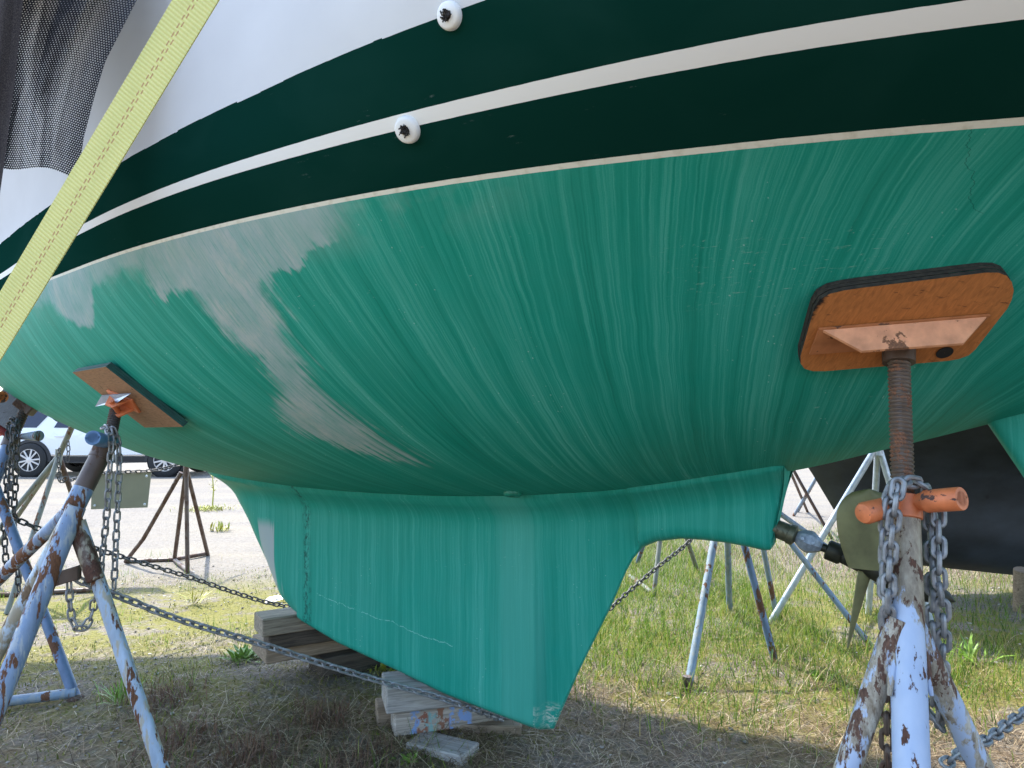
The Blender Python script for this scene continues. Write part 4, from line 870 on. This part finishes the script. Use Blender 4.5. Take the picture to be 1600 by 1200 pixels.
# ------------------------------------------------------------------ timbers under the keel
M_T1 = wood('weathered_grey_timber', (.10, .08, .058), (.40, .335, .25)); M_T2 = wood('dark_timber', (.018, .015, .012), (.11, .085, .062))  # M_T2 has nearly black brown grain
M_T3 = wood('grey_brown_timber', (.12, .085, .056), (.34, .26, .18)); M_TG = wood('silver_grey_timber', (.16, .15, .135), (.48, .45, .40))
M_TP = wood('silver_grey_timber_with_paint', (.18, .155, .125), (.52, .46, .38), paint=[(-.155, -.12, (.20, .30, .50)), (-.10, -.05, (.22, .36, .33)), (-.13, -.085, (.26, .11, .07)), (-.055, .0, (.27, .13, .08)), (.0, .09, (.24, .36, .62))])
def timber(end, yaw, L, wdt, hgt, ztop, mat, label, group, roll=0.):
    m = MB(); m.box((0, 0, 0), (1, 0, 0), (0, 1, 0), (0, 0, 1), (L / 2, wdt / 2, hgt / 2), .005)
    d = np.array([math.cos(yaw), math.sin(yaw), 0]); nrm = np.array([-math.sin(yaw), math.cos(yaw), 0])
    c = np.array([end[0], end[1], 0]) + d * L / 2 + nrm * wdt / 2
    o = obj('timber_block', m, mat); o.location = (c[0], c[1], ztop - hgt / 2); o.rotation_euler = (roll, 0, yaw)
    return tag(o, label, 'timber', group)
GT = 'timbers stacked under the keel'; yf = math.radians(33)
zt1 = .432; E1 = onz(410, 968, zt1)
timber(E1, yf, .95, .15, .078, zt1, M_T1, 'weathered grey timber on top of the stack under the keel leading edge', GT)
timber(E1 + np.array([.02, .03, 0]), yf - .05, .9, .12, .064, zt1 - .079, M_T2, 'dark timber in the middle of the front stack', GT)
timber(onz(416, 1012, zt1 - .144), yf + .02, .9, .24, .075, zt1 - .144, M_T3, 'brown flat timber below the dark one in the front stack', GT)
timber(E1 + np.array([.22, .16, 0]), yf, .7, .20, .16, zt1 - .220, M_T2, 'buried base timber of the front stack', GT)
zt2 = .268; E2 = onz(604, 1076, zt2); yr = math.radians(16)
timber(E2, yr, .56, .19, .098, zt2, M_TG, 'silver grey timber with wavy grain on top of the rear stack', GT)
E3 = onz(617, 1112, zt2 - .099); timber(E3, yr + .04, .42, .16, .098, zt2 - .0985, M_TP, 'paint splashed silver timber in the middle of the rear stack', GT)
E4 = onz(584, 1112, .165); timber(E4 + np.array([.0, .07, 0]), yr, .12, .10, .09, .155, M_T3, 'small brown block end poking out left of the rear stack', GT)
E5 = onz(633, 1160, .075); timber(E5, math.radians(-27), .25, .13, .10, .075, M_TG, 'short grey block with white specks lying below the rear stack', GT)
E6 = onz(712, 1135, .08); timber(E6, math.radians(-2), .26, .34, .12, .085, M_T3, 'flat brown timber under the keel tip', GT)

# ------------------------------------------------------------------ sign board on its chain
sg = empty('sign_board', at(188, 795, 5.9), 'blank grey-green sign board hung from a thin chain near the rusted stand', 'sign')
m = MB(); ps = [at(144, 742, 5.9), at(236, 738, 5.95), at(230, 793, 5.95), at(142, 796, 5.9)]
m.prism(ps, [0, .008, 0]); obj('board', m, plain('sign_back_grey_green', (.20, .21, .155), .5, var=.12, scale=4), sg)
for (x, y) in ((148, 790), (226, 788), (229, 744), (150, 748)):
    m = MB(); m.lathe(at(x, y, 5.90), [0, -1, 0], [(0, .011), (.004, .010), (.006, .0005)], 10); obj('rivet', m, M_GALV, sg)
chain([[at(105, 752, 5.6), at(140, 742, 5.85), at(180, 738, 5.90), at(240, 735, 5.95), at(275, 727, 6.1), at(300, 726, 6.2), at(350, 738, 6.6)]], 'thin dark chain carrying the sign board to the rusted stand', mat=M_CHAIND, pitch=.04, wire=.010, wid=.034)

# ------------------------------------------------------------------ white car far left
cd = 17.0
def cz(py): return CAMZ + (661 - py) / FPX * cd
cx0 = (52 - 800) / FPX * cd; cx1 = (262 - 800) / FPX * cd; WR = .40
car = empty('parked_car', ((cx0 + cx1) / 2, cd + .9, 0), 'white SUV with dark sills and silver wheels parked on the gravel lot', 'car')
wbx = cx1 - cx0
prof = [(-1.05, .55, 1.02, 1.04, .86, .70), (-.95, .42, 1.08, 1.45, .92, .74), (-.70, .36, 1.12, 1.68, .96, .76), (-.2, .34, 1.14, 1.76, .98, .76), (.6, .32, 1.13, 1.79, .985, .76), (1.5, .32, 1.11, 1.77, .985, .75), (2.1, .32, 1.09, 1.66, .98, .73), (2.55, .33, 1.07, 1.42, .98, .72), (2.95, .34, 1.05, 1.13, .98, .72), (wbx + .2, .36, 1.0, 1.04, .96, .74), (wbx + .65, .38, .92, .95, .90, .70), (wbx + .92, .45, .78, .80, .78, .62)]
m = MB(); G = []
for (x, z0, zb, zr, hw, rw) in prof:
    pts = [(0, z0), (hw * .8, z0), (hw * .96, z0 + .06), (hw, z0 + .25), (hw, zb - .2), (hw * .98, zb), (rw + (hw * .97 - rw) * .5, (zb + zr) / 2), (rw + .02, zr - .05), (rw * .85, zr - .005), (0, zr)]
    full = pts + [(-a, b) for a, b in pts[-2:0:-1]]
    G.append([(cx0 + x, cd + .95 - a, b) for a, b in full])
m.grid(G, closev=True); n = len(G[0]); m.f.append(tuple(range(n))); m.sm.append(False); b0 = (len(G) - 1) * n; m.f.append(tuple(b0 + i for i in range(n))[::-1]); m.sm.append(False)
t = NT('white_car_paint', .25); t.base((.80, .81, .82)); t.b.inputs['Coat Weight'].default_value = .5
obj('body', m, t.m, car, sharp=35)
M_GLASS = plain('dark_car_glass', (.03, .035, .055), .08, var=.1); M_BLK = plain('black_plastic_trim', (.02, .02, .022), .6); M_TYRE = plain('tyre_rubber', (.02, .02, .02), .8)
def side(x, z, proud=.006):           # point on the near flank of the car body
    P = prof; i = min(max(np.searchsorted([p[0] for p in P], x) - 1, 0), len(P) - 2); f = (x - P[i][0]) / (P[i + 1][0] - P[i][0]); q = [P[i][k] * (1 - f) + P[i + 1][k] * f for k in range(6)]
    _, z0, zb, zr, hw, rw = q; zm = (zb + zr) / 2
    pr = [(z0 + .06, hw * .96), (z0 + .25, hw), (zb - .2, hw), (zb, hw * .98), (zm, rw + (hw * .97 - rw) * .5), (zr - .05, rw + .02)]
    h = np.interp(z, [a for a, _ in pr], [b for _, b in pr]); return np.array([cx0 + x, cd + .95 - h - proud, z])
def panel(name, poly, mat, parent=car, proud=.012, sub=10):
    mm = MB(); c = np.mean(poly, axis=0); P = [side(a, b, proud) for a, b in poly]; m_ = len(P)
    inn = [side(c[0] + (a - c[0]) * .5, c[1] + (b - c[1]) * .5, proud) for a, b in poly]; b_ = mm.add(P + inn + [side(c[0], c[1], proud)], [], False)
    for i in range(m_):
        j2 = (i + 1) % m_; mm.f += [(i, j2, m_ + j2, m_ + i), (m_ + i, m_ + j2, 2 * m_)]; mm.sm += [False, False]
    bk_ = mm.add([p + np.array([0, .02, 0]) for p in P], [], False)
    for i in range(m_): mm.f.append((i, bk_ + i, bk_ + (i + 1) % m_, (i + 1) % m_)); mm.sm.append(False)
    return obj(name, mm, mat, parent)
panel('window', [(-.62, 1.17), (.10, 1.17), (.42, 1.62), (-.35, 1.60)], M_GLASS)
panel('window', [(.52, 1.17), (1.32, 1.16), (1.30, 1.64), (.72, 1.64)], M_GLASS)
panel('window', [(1.40, 1.16), (2.35, 1.13), (1.95, 1.56), (1.38, 1.63)], M_GLASS)
dr = panel('rear_door', [(.52, .50), (1.34, .50), (1.34, 1.12), (.48, 1.13), (.40, .92)], t.m, proud=.004)
dr2 = panel('front_door', [(1.37, .50), (2.62, .50), (2.62, 1.07), (1.37, 1.11)], t.m, proud=.004)
for d_, x in ((dr, .58), (dr2, 1.5)):
    m = MB(); p = side(x + .1, .97, .03); m.box(p, (1, 0, 0), (0, 1, 0), (0, 0, 1), (.11, .015, .018), .006); obj('handle', m, t.m, d_)
panel('sill', [(.48, .34), (wbx - .48, .34), (wbx - .48, .49), (.48, .49)], M_BLK, proud=.02)
panel('sill_strip', [(.50, .50), (wbx - .50, .50), (wbx - .50, .535), (.50, .535)], plain('chrome_strip', (.6, .6, .62), .25, .8, var=.05), proud=.026)
panel('tail_light', [(-1.0, .95), (-.72, .98), (-.66, 1.10), (-.95, 1.12)], plain('red_lens', (.35, .015, .02), .2), proud=.01)
for cx in (cx0, cx1):
    y0 = cd - .085
    for yy, sgn in ((y0, -1), (cd + 1.985, 1)):
        m = MB(); prf = [(.0, WR * .66), (.0, WR * .93), (.02, WR), (.20, WR), (.22, WR * .93), (.22, WR * .66)]
        m.lathe((cx, yy + (0 if sgn < 0 else -.22), WR), (0, 1, 0), prf, 36); wl = obj('wheel', m, M_TYRE, car)
        m = MB(); fy = yy + (.012 if sgn < 0 else -.012); m.lathe((cx, fy, WR), (0, -sgn, 0), [(.0, WR * .70), (.0, WR * .64), (.024, WR * .62), (.026, .001)], 36)
        obj('wheel_well', m, M_BLK, wl)
        m = MB(); m.lathe((cx, fy - .004 * -sgn, WR), (0, sgn, 0), [(-.012, WR * .70), (.006, WR * .69), (.006, WR * .63), (-.02, WR * .62)], 36)
        for s in range(10):
            a = 2 * math.pi * (s + .25) / 10 + (.06 if s % 2 else -.06); c_, s_ = math.cos(a), math.sin(a)
            m.box((cx + c_ * WR * .36, fy + sgn * .002, WR + s_ * WR * .36), (c_, 0, s_), (-s_, 0, c_), (0, 1, 0), (WR * .30, .019, .010), .003)
        m.lathe((cx, fy, WR), (0, sgn, 0), [(-.005, .075), (.012, .07), (.016, .001)], 20)
        obj('rim', m, plain('alloy_rim', (.62, .63, .65), .3, .7, var=.05), wl)
    m = MB(); arc = []
    for a in np.linspace(-.08, math.pi + .08, 26):
        c_, s_ = math.cos(a), math.sin(a); arc.append([(cx + c_ * WR * 1.06, cd - .05, WR + s_ * WR * 1.06), (cx + c_ * WR * 1.24, cd - .045, WR + s_ * WR * 1.24), (cx + c_ * WR * 1.24, cd + .25, WR + s_ * WR * 1.24), (cx + c_ * WR * 1.06, cd + .25, WR + s_ * WR * 1.06)])
    m.grid(arc, closev=True); obj('wheel_arch', m, M_BLK, car)
    m = MB(); m.lathe((cx, cd - .046, WR), (0, 1, 0), [(.008, .001), (.008, WR * 1.10), (.3, WR * 1.10)], 36); obj('arch_liner', m, plain('arch_dark', (.01, .01, .01), .9), car)

# ------------------------------------------------------------------ neighbouring black hull
nb_ = empty('black_hull_boat', (4.2, 6.0, 0), 'black hulled keel boat standing behind the propeller, running out of frame', 'boat')
NP = [(1.2, 2.6), (1.55, 2.0), (1.95, 1.45), (2.30, .91), (2.48, .60), (2.70, .345), (2.88, .255), (3.10, .195), (3.96, .106), (5.5, .06), (7.2, .06)]
npx = np.array(NP); XS = np.concatenate([np.linspace(1.2, 3.1, 40), np.linspace(3.15, 7.2, 30)]); m = MB(); mk = []
G = []; G2 = []
for x in XS:
    zb = float(np.interp(x, npx[:, 0], npx[:, 1])); full_ = min(1, (x - 1.2) / 3.2)**.75; row = []; top_h = 2.6
    hwid = 1.35 * full_ + .01
    for s in np.linspace(0, 1, 36):
        z = zb + (top_h - zb) * s; hgt = z
        keelw = .035 + .075 * min(1, (z - zb) / .25)
        fl_ = 1 / (1 + math.exp(-(z - 1.25) / .17)); vv = keelw * min(1, math.sqrt(s * 40) if s < .025 else 1) + (hwid - .11) * fl_ * min(1, (z - zb) / .5) if hwid > .12 else hwid * min(1, s * 4)
        row.append((x, vv, z))
    G.append([(a, 5.5 - b, c) for a, b, c in row]); G2.append([(a, 5.5 + b, c) for a, b, c in row])
m.grid(G); m.grid(G2, flip=True)
m.grid([[a[-1], b[-1]] for a, b in zip(G, G2)], smooth=False)
t = NT('black_bottom_paint', .55); p = t.tc(); c = t.ramp(t.noise(t.mp(p, (1, 1, 2)), 3, 7, .6), [(.35, (.010, .012, .014)), (.7, (.028, .033, .040))])
c = t.mix(t.ramp(t.vor(t.mp(p, (1, 1, 1)), 5), [(.06, 1.), (.10, 0.)]), c, (.003, .003, .004)); t.base(c)
obj('hull', m, t.m, nb_)
m = MB(); m.box((4.7, 5.5, .04), (1, 0, 0), (0, 1, 0), (0, 0, 1), (.12, .3, .035), .004); o = obj('timber_block', m, M_T3); tag(o, 'brown timber supporting the black hull keel', 'timber')
m = MB(); m.tube([onz(1596, 955, 0), at(1597, 890, 4.85)], .05, 12)
tag(obj('support_post', m, M_T3), 'grey post below the black hull at the right photo edge', 'post')

# ------------------------------------------------------------------ ground
def ground_material():
    t = NT('ground_gravel_moss', .95, 0, .2); p = t.pos(); s = t.sep(p); x, y = s[0], s[1]
    n1 = t.noise(p, 1.3, 6, .6); n2 = t.noise(p, 9, 6, .65); n3 = t.noise(p, 60, 5, .7); vs = t.vor(p, 42, 'F1', 'Color'); vd = t.vor(p, 42)
    dirt = t.ramp(n2, [(.3, (.11, .09, .065)), (.5, (.19, .16, .122)), (.7, (.28, .245, .195))])
    dirt = t.mix(.5, dirt, t.mix(t.ramp(n3, [(.35, 0.), (.65, 1.)]), (.06, .05, .037), (.30, .27, .225)))
    peb = t.ma('MULTIPLY', t.ramp(vd, [(.25, 1.), (.45, 0.)]), t.ramp(t.sep(vs)[0], [(.55, 0.), (.6, 1.)]))
    dirt = t.mix(t.ma('MULTIPLY', peb, .6), dirt, t.ramp(t.sep(vs)[1], [(.2, (.16, .15, .135)), (.8, (.38, .36, .33))]))
    moss = t.ramp(n3, [(.3, (.10, .105, .016)), (.7, (.22, .20, .035))])
    mm_ = t.ma('ADD', t.ma('MULTIPLY', n1, .6), t.ma('MULTIPLY', n2, .4))
    band = t.ma('MULTIPLY', t.sm(y, 2.3, 3.2), t.sm(y, 6.4, 5.2))
    c = t.mix(t.ma('MULTIPLY', t.ramp(mm_, [(.44, 0.), (.52, .85)]), band), dirt, moss)
    # litter under the boat
    lit = t.ma('MULTIPLY', t.sm(y, 4.0, 2.6), t.ramp(n2, [(.4, 0.), (.6, .8)])); c = t.mix(lit, c, t.ramp(n3, [(.3, (.065, .042, .022)), (.7, (.23, .155, .082))]))
    # pale gravel lot beyond
    pale = t.ramp(t.noise(p, 26, 7, .7), [(.3, (.135, .122, .103)), (.7, (.25, .232, .205))]); pale = t.mix(t.ramp(t.noise(t.mp(p, (.3, 1, 1)), 1.4, 5), [(.42, 0.), (.62, .45)]), pale, (.27, .24, .18))
    yy = t.ma('ADD', y, t.ma('MULTIPLY', t.ma('SUBTRACT', mm_, .5), 2.2)); yr_ = t.ma('SUBTRACT', yy, t.ma('MULTIPLY', t.sm(x, -1., 2.), 3.2))
    c = t.mix(t.sm(yr_, 5.6, 6.5), c, pale)
    t.base(c); t.bump(t.ma('ADD', t.ma('MULTIPLY', n3, .6), t.ma('MULTIPLY', t.ramp(vd, [(.1, 1.), (.5, 0.)]), .6)), .8, .012); return t.m
gx = np.concatenate([[-400, -120, -50, -25, -14], np.linspace(-9, 9, 140), [14, 25, 50, 120, 400]]); gy = np.concatenate([[-100, -30, -8, -3], np.linspace(0, 12, 110), [14, 18, 25, 40, 80, 160, 400, 900]])
XX, YY = np.meshgrid(gx, gy, indexing='ij'); ZZ = gz(XX, YY)
ZZ = ZZ + np.where((abs(XX) < 9) & (YY > 0) & (YY < 12), RNG.normal(0, .004, XX.shape), 0)
gm = MB(); gm.grid(np.stack([XX, YY, ZZ], -1))
tag(obj('ground', gm, ground_material()), kind='structure')

# ------------------------------------------------------------------ grass, straw, pebbles (numpy built)
def strand_mesh(name, base, dirv, up, length, width, bend, segs, mat, label):
    """ribbons: base (n,3); dirv horizontal heading (n,2); up = initial elevation (rad); bend = change of elevation along the strand"""
    n = len(base); V = np.zeros((n, segs + 1, 2, 3)); p = base.copy(); el = up.copy()
    side_ = np.stack([-dirv[:, 1], dirv[:, 0], np.zeros(n)], 1); yaw = np.zeros(n); kink = RNG.normal(0, .25, (n, segs))
    for i in range(segs + 1):
        wd = width * (1 - i / segs)**.7 * .5 + .0002
        V[:, i, 0] = p + side_ * wd[:, None]; V[:, i, 1] = p - side_ * wd[:, None]
        if i < segs:
            c = np.cos(el)[:, None]; dv = dirv * np.cos(yaw)[:, None] + side_[:, :2] * np.sin(yaw)[:, None]
            p = p + np.concatenate([dv * c, np.sin(el)[:, None]], 1) * (length / segs)[:, None]; el = el + bend / segs; yaw = yaw + kink[:, i] * (np.abs(up) < .5)
            p[:, 2] = np.maximum(p[:, 2], gz(p[:, 0], p[:, 1]) + .003)
    V = V.reshape(-1, 3); idx = np.arange(n)[:, None, None] * (segs + 1) * 2 + np.arange(segs)[None, :, None] * 2 + np.array([0, 1, 3, 2])[None, None]
    me = bpy.data.meshes.new(name); idx = idx.reshape(-1, 4); me.vertices.add(len(V)); me.vertices.foreach_set('co', V.ravel().astype('f'))
    me.loops.add(idx.size); me.loops.foreach_set('vertex_index', idx.ravel().astype('i')); me.polygons.add(len(idx))
    me.polygons.foreach_set('loop_start', (np.arange(len(idx)) * 4).astype('i')); me.polygons.foreach_set('loop_total', np.full(len(idx), 4, 'i'))
    me.update(); me.materials.append(mat); o = bpy.data.objects.new(name, me); COL.objects.link(o); tag(o, label, 'grass', kind='stuff'); return o
def blade_mat(name, stops, trans=.35):
    t = NT(name, .55, 0, .3); c = t.ramp(t.island(), stops); t.base(c)
    tr = t.n('ShaderNodeBsdfTranslucent'); mx = t.n('ShaderNodeMixShader'); mx.inputs[0].default_value = trans; out = next(n for n in t.t.nodes if n.type == 'OUTPUT_MATERIAL')
    t.t.links.new(c, tr.inputs[0]); t.t.links.new(t.b.outputs[0], mx.inputs[1]); t.t.links.new(tr.outputs[0], mx.inputs[2]); t.t.links.new(mx.outputs[0], out.inputs[0]); return t.m
def field(seed, k):
    r = np.random.default_rng(seed); P = [(r.normal(0, k, 2), r.uniform(0, 6.3), r.uniform(.6, 1)) for _ in range(9)]
    return lambda x, y: sum(a * np.sin(q[0] * x + q[1] * y + f) for q, f, a in P) / 3.0
def scatter(n, x0, x1, y0, y1, dens):
    x = RNG.uniform(x0, x1, n); y = RNG.uniform(y0, y1, n); k = (RNG.random(n) < dens(x, y)) & (abs(x) < .80 * y + .35); return x[k], y[k]
fA_, fB_, fC_ = field(1, 3.), field(2, 7.), field(3, 2.)
sg_ = lambda v: 1 / (1 + np.exp(-np.clip(v, -30, 30)))
def mk(name, xy, L, W, up, bend, segs, mat, label):
    x, y = xy; n = len(x); a = RNG.uniform(0, 2 * math.pi, n)
    strand_mesh(name, np.stack([x, y, gz(x, y) + RNG.uniform(0, .012, n)], 1), np.stack([np.cos(a), np.sin(a)], 1), up(n), L(n), W(n), bend(n), segs, mat, label)
U = RNG.uniform
STRAW = blade_mat('straw_litter', [(.0, (.04, .025, .014)), (.3, (.12, .08, .045)), (.6, (.26, .185, .105)), (.82, (.40, .31, .19)), (.95, (.55, .46, .31)), (1., (.18, .08, .05))], .15)
sd_ = lambda x, y: sg_((fA_(x, y) + .35) * 2.2) * sg_((3.75 - y + .35 * fC_(x, y)) * 4) * np.where(x < -.9, .85, 1.) * np.where((x < -.3) & (y > 3.0), .35, 1.)
mk('dry_straw', scatter(95000, -3, 3.2, 1.6, 4.3, sd_), lambda n: U(.04, .16, n), lambda n: U(.0012, .0030, n), lambda n: U(-.05, .55, n), lambda n: U(-1.2, .2, n), 4, STRAW, 'tangled dry straw and grass clippings under the boat')
GRASS = blade_mat('green_grass', [(.0, (.045, .11, .012)), (.35, (.10, .19, .018)), (.7, (.18, .27, .028)), (.88, (.28, .30, .055)), (1., (.38, .31, .13))], .42)
gd = lambda x, y: sg_((fB_(x, y) * 1.1 + .35 + np.minimum(y - 3.35, 1.2) * 1.5) * 1.6) * sg_((y - 3.15) * 6) * sg_((x - .05) * 7) * sg_((8.3 - y) * 2) * np.where((x > 1.9) & (y > 4.2), .4, 1.) * np.where((x > 2.4), .6, 1.)
mk('green_grass', scatter(110000, -.2, 6, 2.9, 8.8, gd), lambda n: U(.045, .065, n) + .11 * RNG.random(n)**2, lambda n: U(.0025, .005, n), lambda n: U(.8, 1.5, n), lambda n: U(-1.3, -.1, n), 4, GRASS, 'lush green grass growing behind the keel')
sp_ = lambda x, y: sg_((fB_(x, y) - .55) * 5) * .6 * np.where(y > 6.2, .15, 1)
mk('sparse_grass', scatter(60000, -5, 4, 1.7, 7.0, sp_), lambda n: U(.03, .10, n), lambda n: U(.002, .004, n), lambda n: U(.5, 1.4, n), lambda n: U(-1.2, 0, n), 3, GRASS, 'short sparse green grass among the straw and gravel')
MOSS = blade_mat('moss_and_clover', [(.0, (.07, .085, .015)), (.5, (.15, .16, .025)), (1., (.26, .24, .05))], .3)
md = lambda x, y: sg_((fC_(x, y) + .1) * 4) * sg_((y - 2.7) * 3) * sg_((6.2 - y) * 3) * np.where(x > .2, .3, 1)
mk('moss', scatter(90000, -5, 3, 2.2, 6.6, md), lambda n: U(.010, .030, n), lambda n: U(.003, .007, n), lambda n: U(.1, 1.2, n), lambda n: U(-1.5, 0, n), 2, MOSS, 'yellow-green moss and tiny weeds on the gravel at left')
mk('dry_grass', scatter(45000, -.2, 5, 2.9, 7.5, lambda x, y: sg_((fA_(x, y) - .1) * 3) * sg_((x - .05) * 7) * .8), lambda n: U(.05, .16, n), lambda n: U(.0018, .0036, n), lambda n: U(.1, 1.1, n), lambda n: U(-1.3, .1, n), 4, STRAW, 'dry yellowed grass stalks mixed into the green behind the keel')
RED = blade_mat('reddish_weeds', [(.0, (.07, .035, .022)), (.5, (.15, .075, .05)), (1., (.26, .16, .09))], .2)
cs = [(-1.25, 2.75), (-.95, 2.65), (-.75, 2.9), (-1.5, 3.1), (-.55, 2.6), (-1.1, 2.45)]
def rdn(x, y): return sum(np.exp(-((x - a)**2 + (y - b)**2) / .012) for a, b in cs) * .5
mk('reddish_weed', scatter(60000, -2, 0, 2.2, 3.4, rdn), lambda n: U(.02, .08, n), lambda n: U(.002, .0035, n), lambda n: U(.2, 1.4, n), lambda n: U(-1, .3, n), 3, RED, 'reddish brown seedy weeds in the straw at left')
# pebbles
pv = np.array([(0, 0, 1), (.9, 0, .1), (0, .9, .1), (-.9, 0, .1), (0, -.9, .1), (0, 0, -.5), (.55, .55, .6), (-.55, .55, .5), (-.5, -.6, .55), (.55, -.5, .6)])
pf = [(0, 6, 7), (0, 7, 8), (0, 8, 9), (0, 9, 6), (1, 2, 6), (2, 3, 7), (3, 4, 8), (4, 1, 9), (6, 2, 7), (7, 3, 8), (8, 4, 9), (9, 1, 6), (1, 5, 2), (2, 5, 3), (3, 5, 4), (4, 5, 1)]
x, y = scatter(15000, -5, 4, 1.7, 6.5, lambda x, y: sg_((fA_(x, y) * -1 + .1) * 3) * .5 + .1); mb = MB()
PVs = []; PF = []
for i, (a, b) in enumerate(zip(x, y)):
    s = .003 + .009 * RNG.random()**3; R = RNG.uniform(0, 6.3); c_, s_ = math.cos(R), math.sin(R); q = pv * np.array([s * RNG.uniform(.8, 1.5), s, s * RNG.uniform(.5, .9)]) + RNG.normal(0, s * .12, pv.shape)
    q = np.stack([q[:, 0] * c_ - q[:, 1] * s_, q[:, 0] * s_ + q[:, 1] * c_, q[:, 2]], 1) + np.array([a, b, float(gz(a, b)) + s * .2]); PF += [tuple(k_ + i * 10 for k_ in f) for f in pf]; PVs.append(q)
mb.v = np.concatenate(PVs).tolist(); mb.f = PF; mb.sm = [False] * len(PF)
t = NT('pebble_stone', .85, 0, .3); t.base(t.ramp(t.island(), [(0, (.10, .09, .08)), (.5, (.24, .22, .19)), (.9, (.42, .40, .37)), (1., (.62, .60, .56))])); 
tag(obj('pebbles', mb, t.m), 'small grey pebbles scattered over the ground', 'gravel', kind='stuff')

# ------------------------------------------------------------------ single weeds and a scrap
M_LEAF = plain('bright_weed_leaf', (.16, .28, .03), .5, var=.35, scale=60); M_LEAFY = plain('yellow_weed_leaf', (.34, .34, .05), .5, var=.3, scale=60)
def weed(p, r, h, n, label, mat, name='weed', lw=.25, stems=False):
    m = MB(); p = np.asarray(p, float)
    for i in range(n):
        a = random.uniform(0, 6.3); e = random.uniform(.35, 1.35); L = h * random.uniform(.5, 1.0); d = np.array([math.cos(a) * math.cos(e), math.sin(a) * math.cos(e), math.sin(e)]); q = p + np.array([random.gauss(0, r * .35), random.gauss(0, r * .35), random.uniform(0, h * .5) if stems else 0])
        s = np.array([-math.sin(a), math.cos(a), 0]) * L * lw * .5; tip = q + d * L + np.array([0, 0, -L * .18])
        m.add([q - s * .15, q + s * .15, q + d * L * .5 + s, q + d * L * .5 - s, tip], [(0, 1, 2, 3), (3, 2, 4)], False)
    if stems: m.tube([p, p + np.array([.01, 0, h * .9])], .004, 6)
    return tag(obj(name, m, mat, loc=p), label, 'plant')
def sapling(p, h, label):
    m = MB(); p = np.asarray(p, float); m.tube([p, p + (.01, 0, h * .4), p + (-.01, 0, h * .75), p + (.02, 0, h)], [.012, .010, .007, .003], 6)
    for i in range(70):
        z = h * random.uniform(.35, 1.0); a = random.uniform(0, 6.3); L = random.uniform(.03, .06); d = np.array([math.cos(a), math.sin(a), random.uniform(-.2, .8)]); q = p + np.array([math.cos(a), math.sin(a), 0]) * random.uniform(0, .09) * (1.2 - z / h) + (0, 0, z)
        s_ = np.array([-math.sin(a), math.cos(a), 0]) * L * .28; m.add([q, q + d * L * .5 + s_, q + d * L, q + d * L * .5 - s_], [(0, 1, 2, 3)], False)
    return tag(obj('sapling', m, M_LEAFY, loc=p), label, 'plant')
weed(ong(384, 1032), .10, .11, 80, 'bright yellow-green weed beside the front timber stack', M_LEAF)
weed(ong(600, 1050), .09, .08, 60, 'low yellow-green weed between the two timber stacks', M_LEAFY)
weed(ong(1515, 1032), .10, .20, 26, 'broad bladed grass clump right of the orange handled stand', M_LEAF, lw=.10)
weed(ong(305, 945), .05, .22, 26, 'tall thin grass tuft on the mossy gravel at left', M_LEAFY, lw=.05)
weed(ong(185, 1100), .05, .17, 22, 'light green grass tuft near the blue stand leg', M_LEAF, lw=.06)
sapling(ong(332, 792), .62, 'thin yellow-green sapling on the sunny gravel lot')
tag(weed(ong(322, 797), .42, .10, 400, 'yellow grass patch round the sapling foot', M_LEAFY, 'yellow_grass', lw=.16), kind='stuff')
weed(ong(345, 830), .15, .16, 34, 'small yellow weed on the gravel below the sapling', M_LEAFY, lw=.2)
weed(ong(640, 1192), .05, .05, 16, 'small flat leafed weed left of the grey block', M_LEAF, lw=.5)
weed(ong(700, 1180), .04, .05, 14, 'small leafy weed right of the grey block', M_LEAF, lw=.5)
weed(ong(1275, 1060), .05, .06, 18, 'small pale leafed weed in the straw left of the orange handled stand', M_LEAF, lw=.4)
m = MB(); c = ong(428, 944); 
for k_ in range(5):
    q = c + np.array([random.uniform(-.07, .07), random.uniform(-.05, .05), .01]); m.add([q, q + (.07, .01, .02), q + (.06, .05, .035), q + (-.01, .045, .02)], [(0, 1, 2, 3)], False)
tag(obj('paper_scrap', m, plain('white_scrap', (.7, .7, .68), .6)), 'crumpled white scrap on the ground by the dark chain', 'litter')
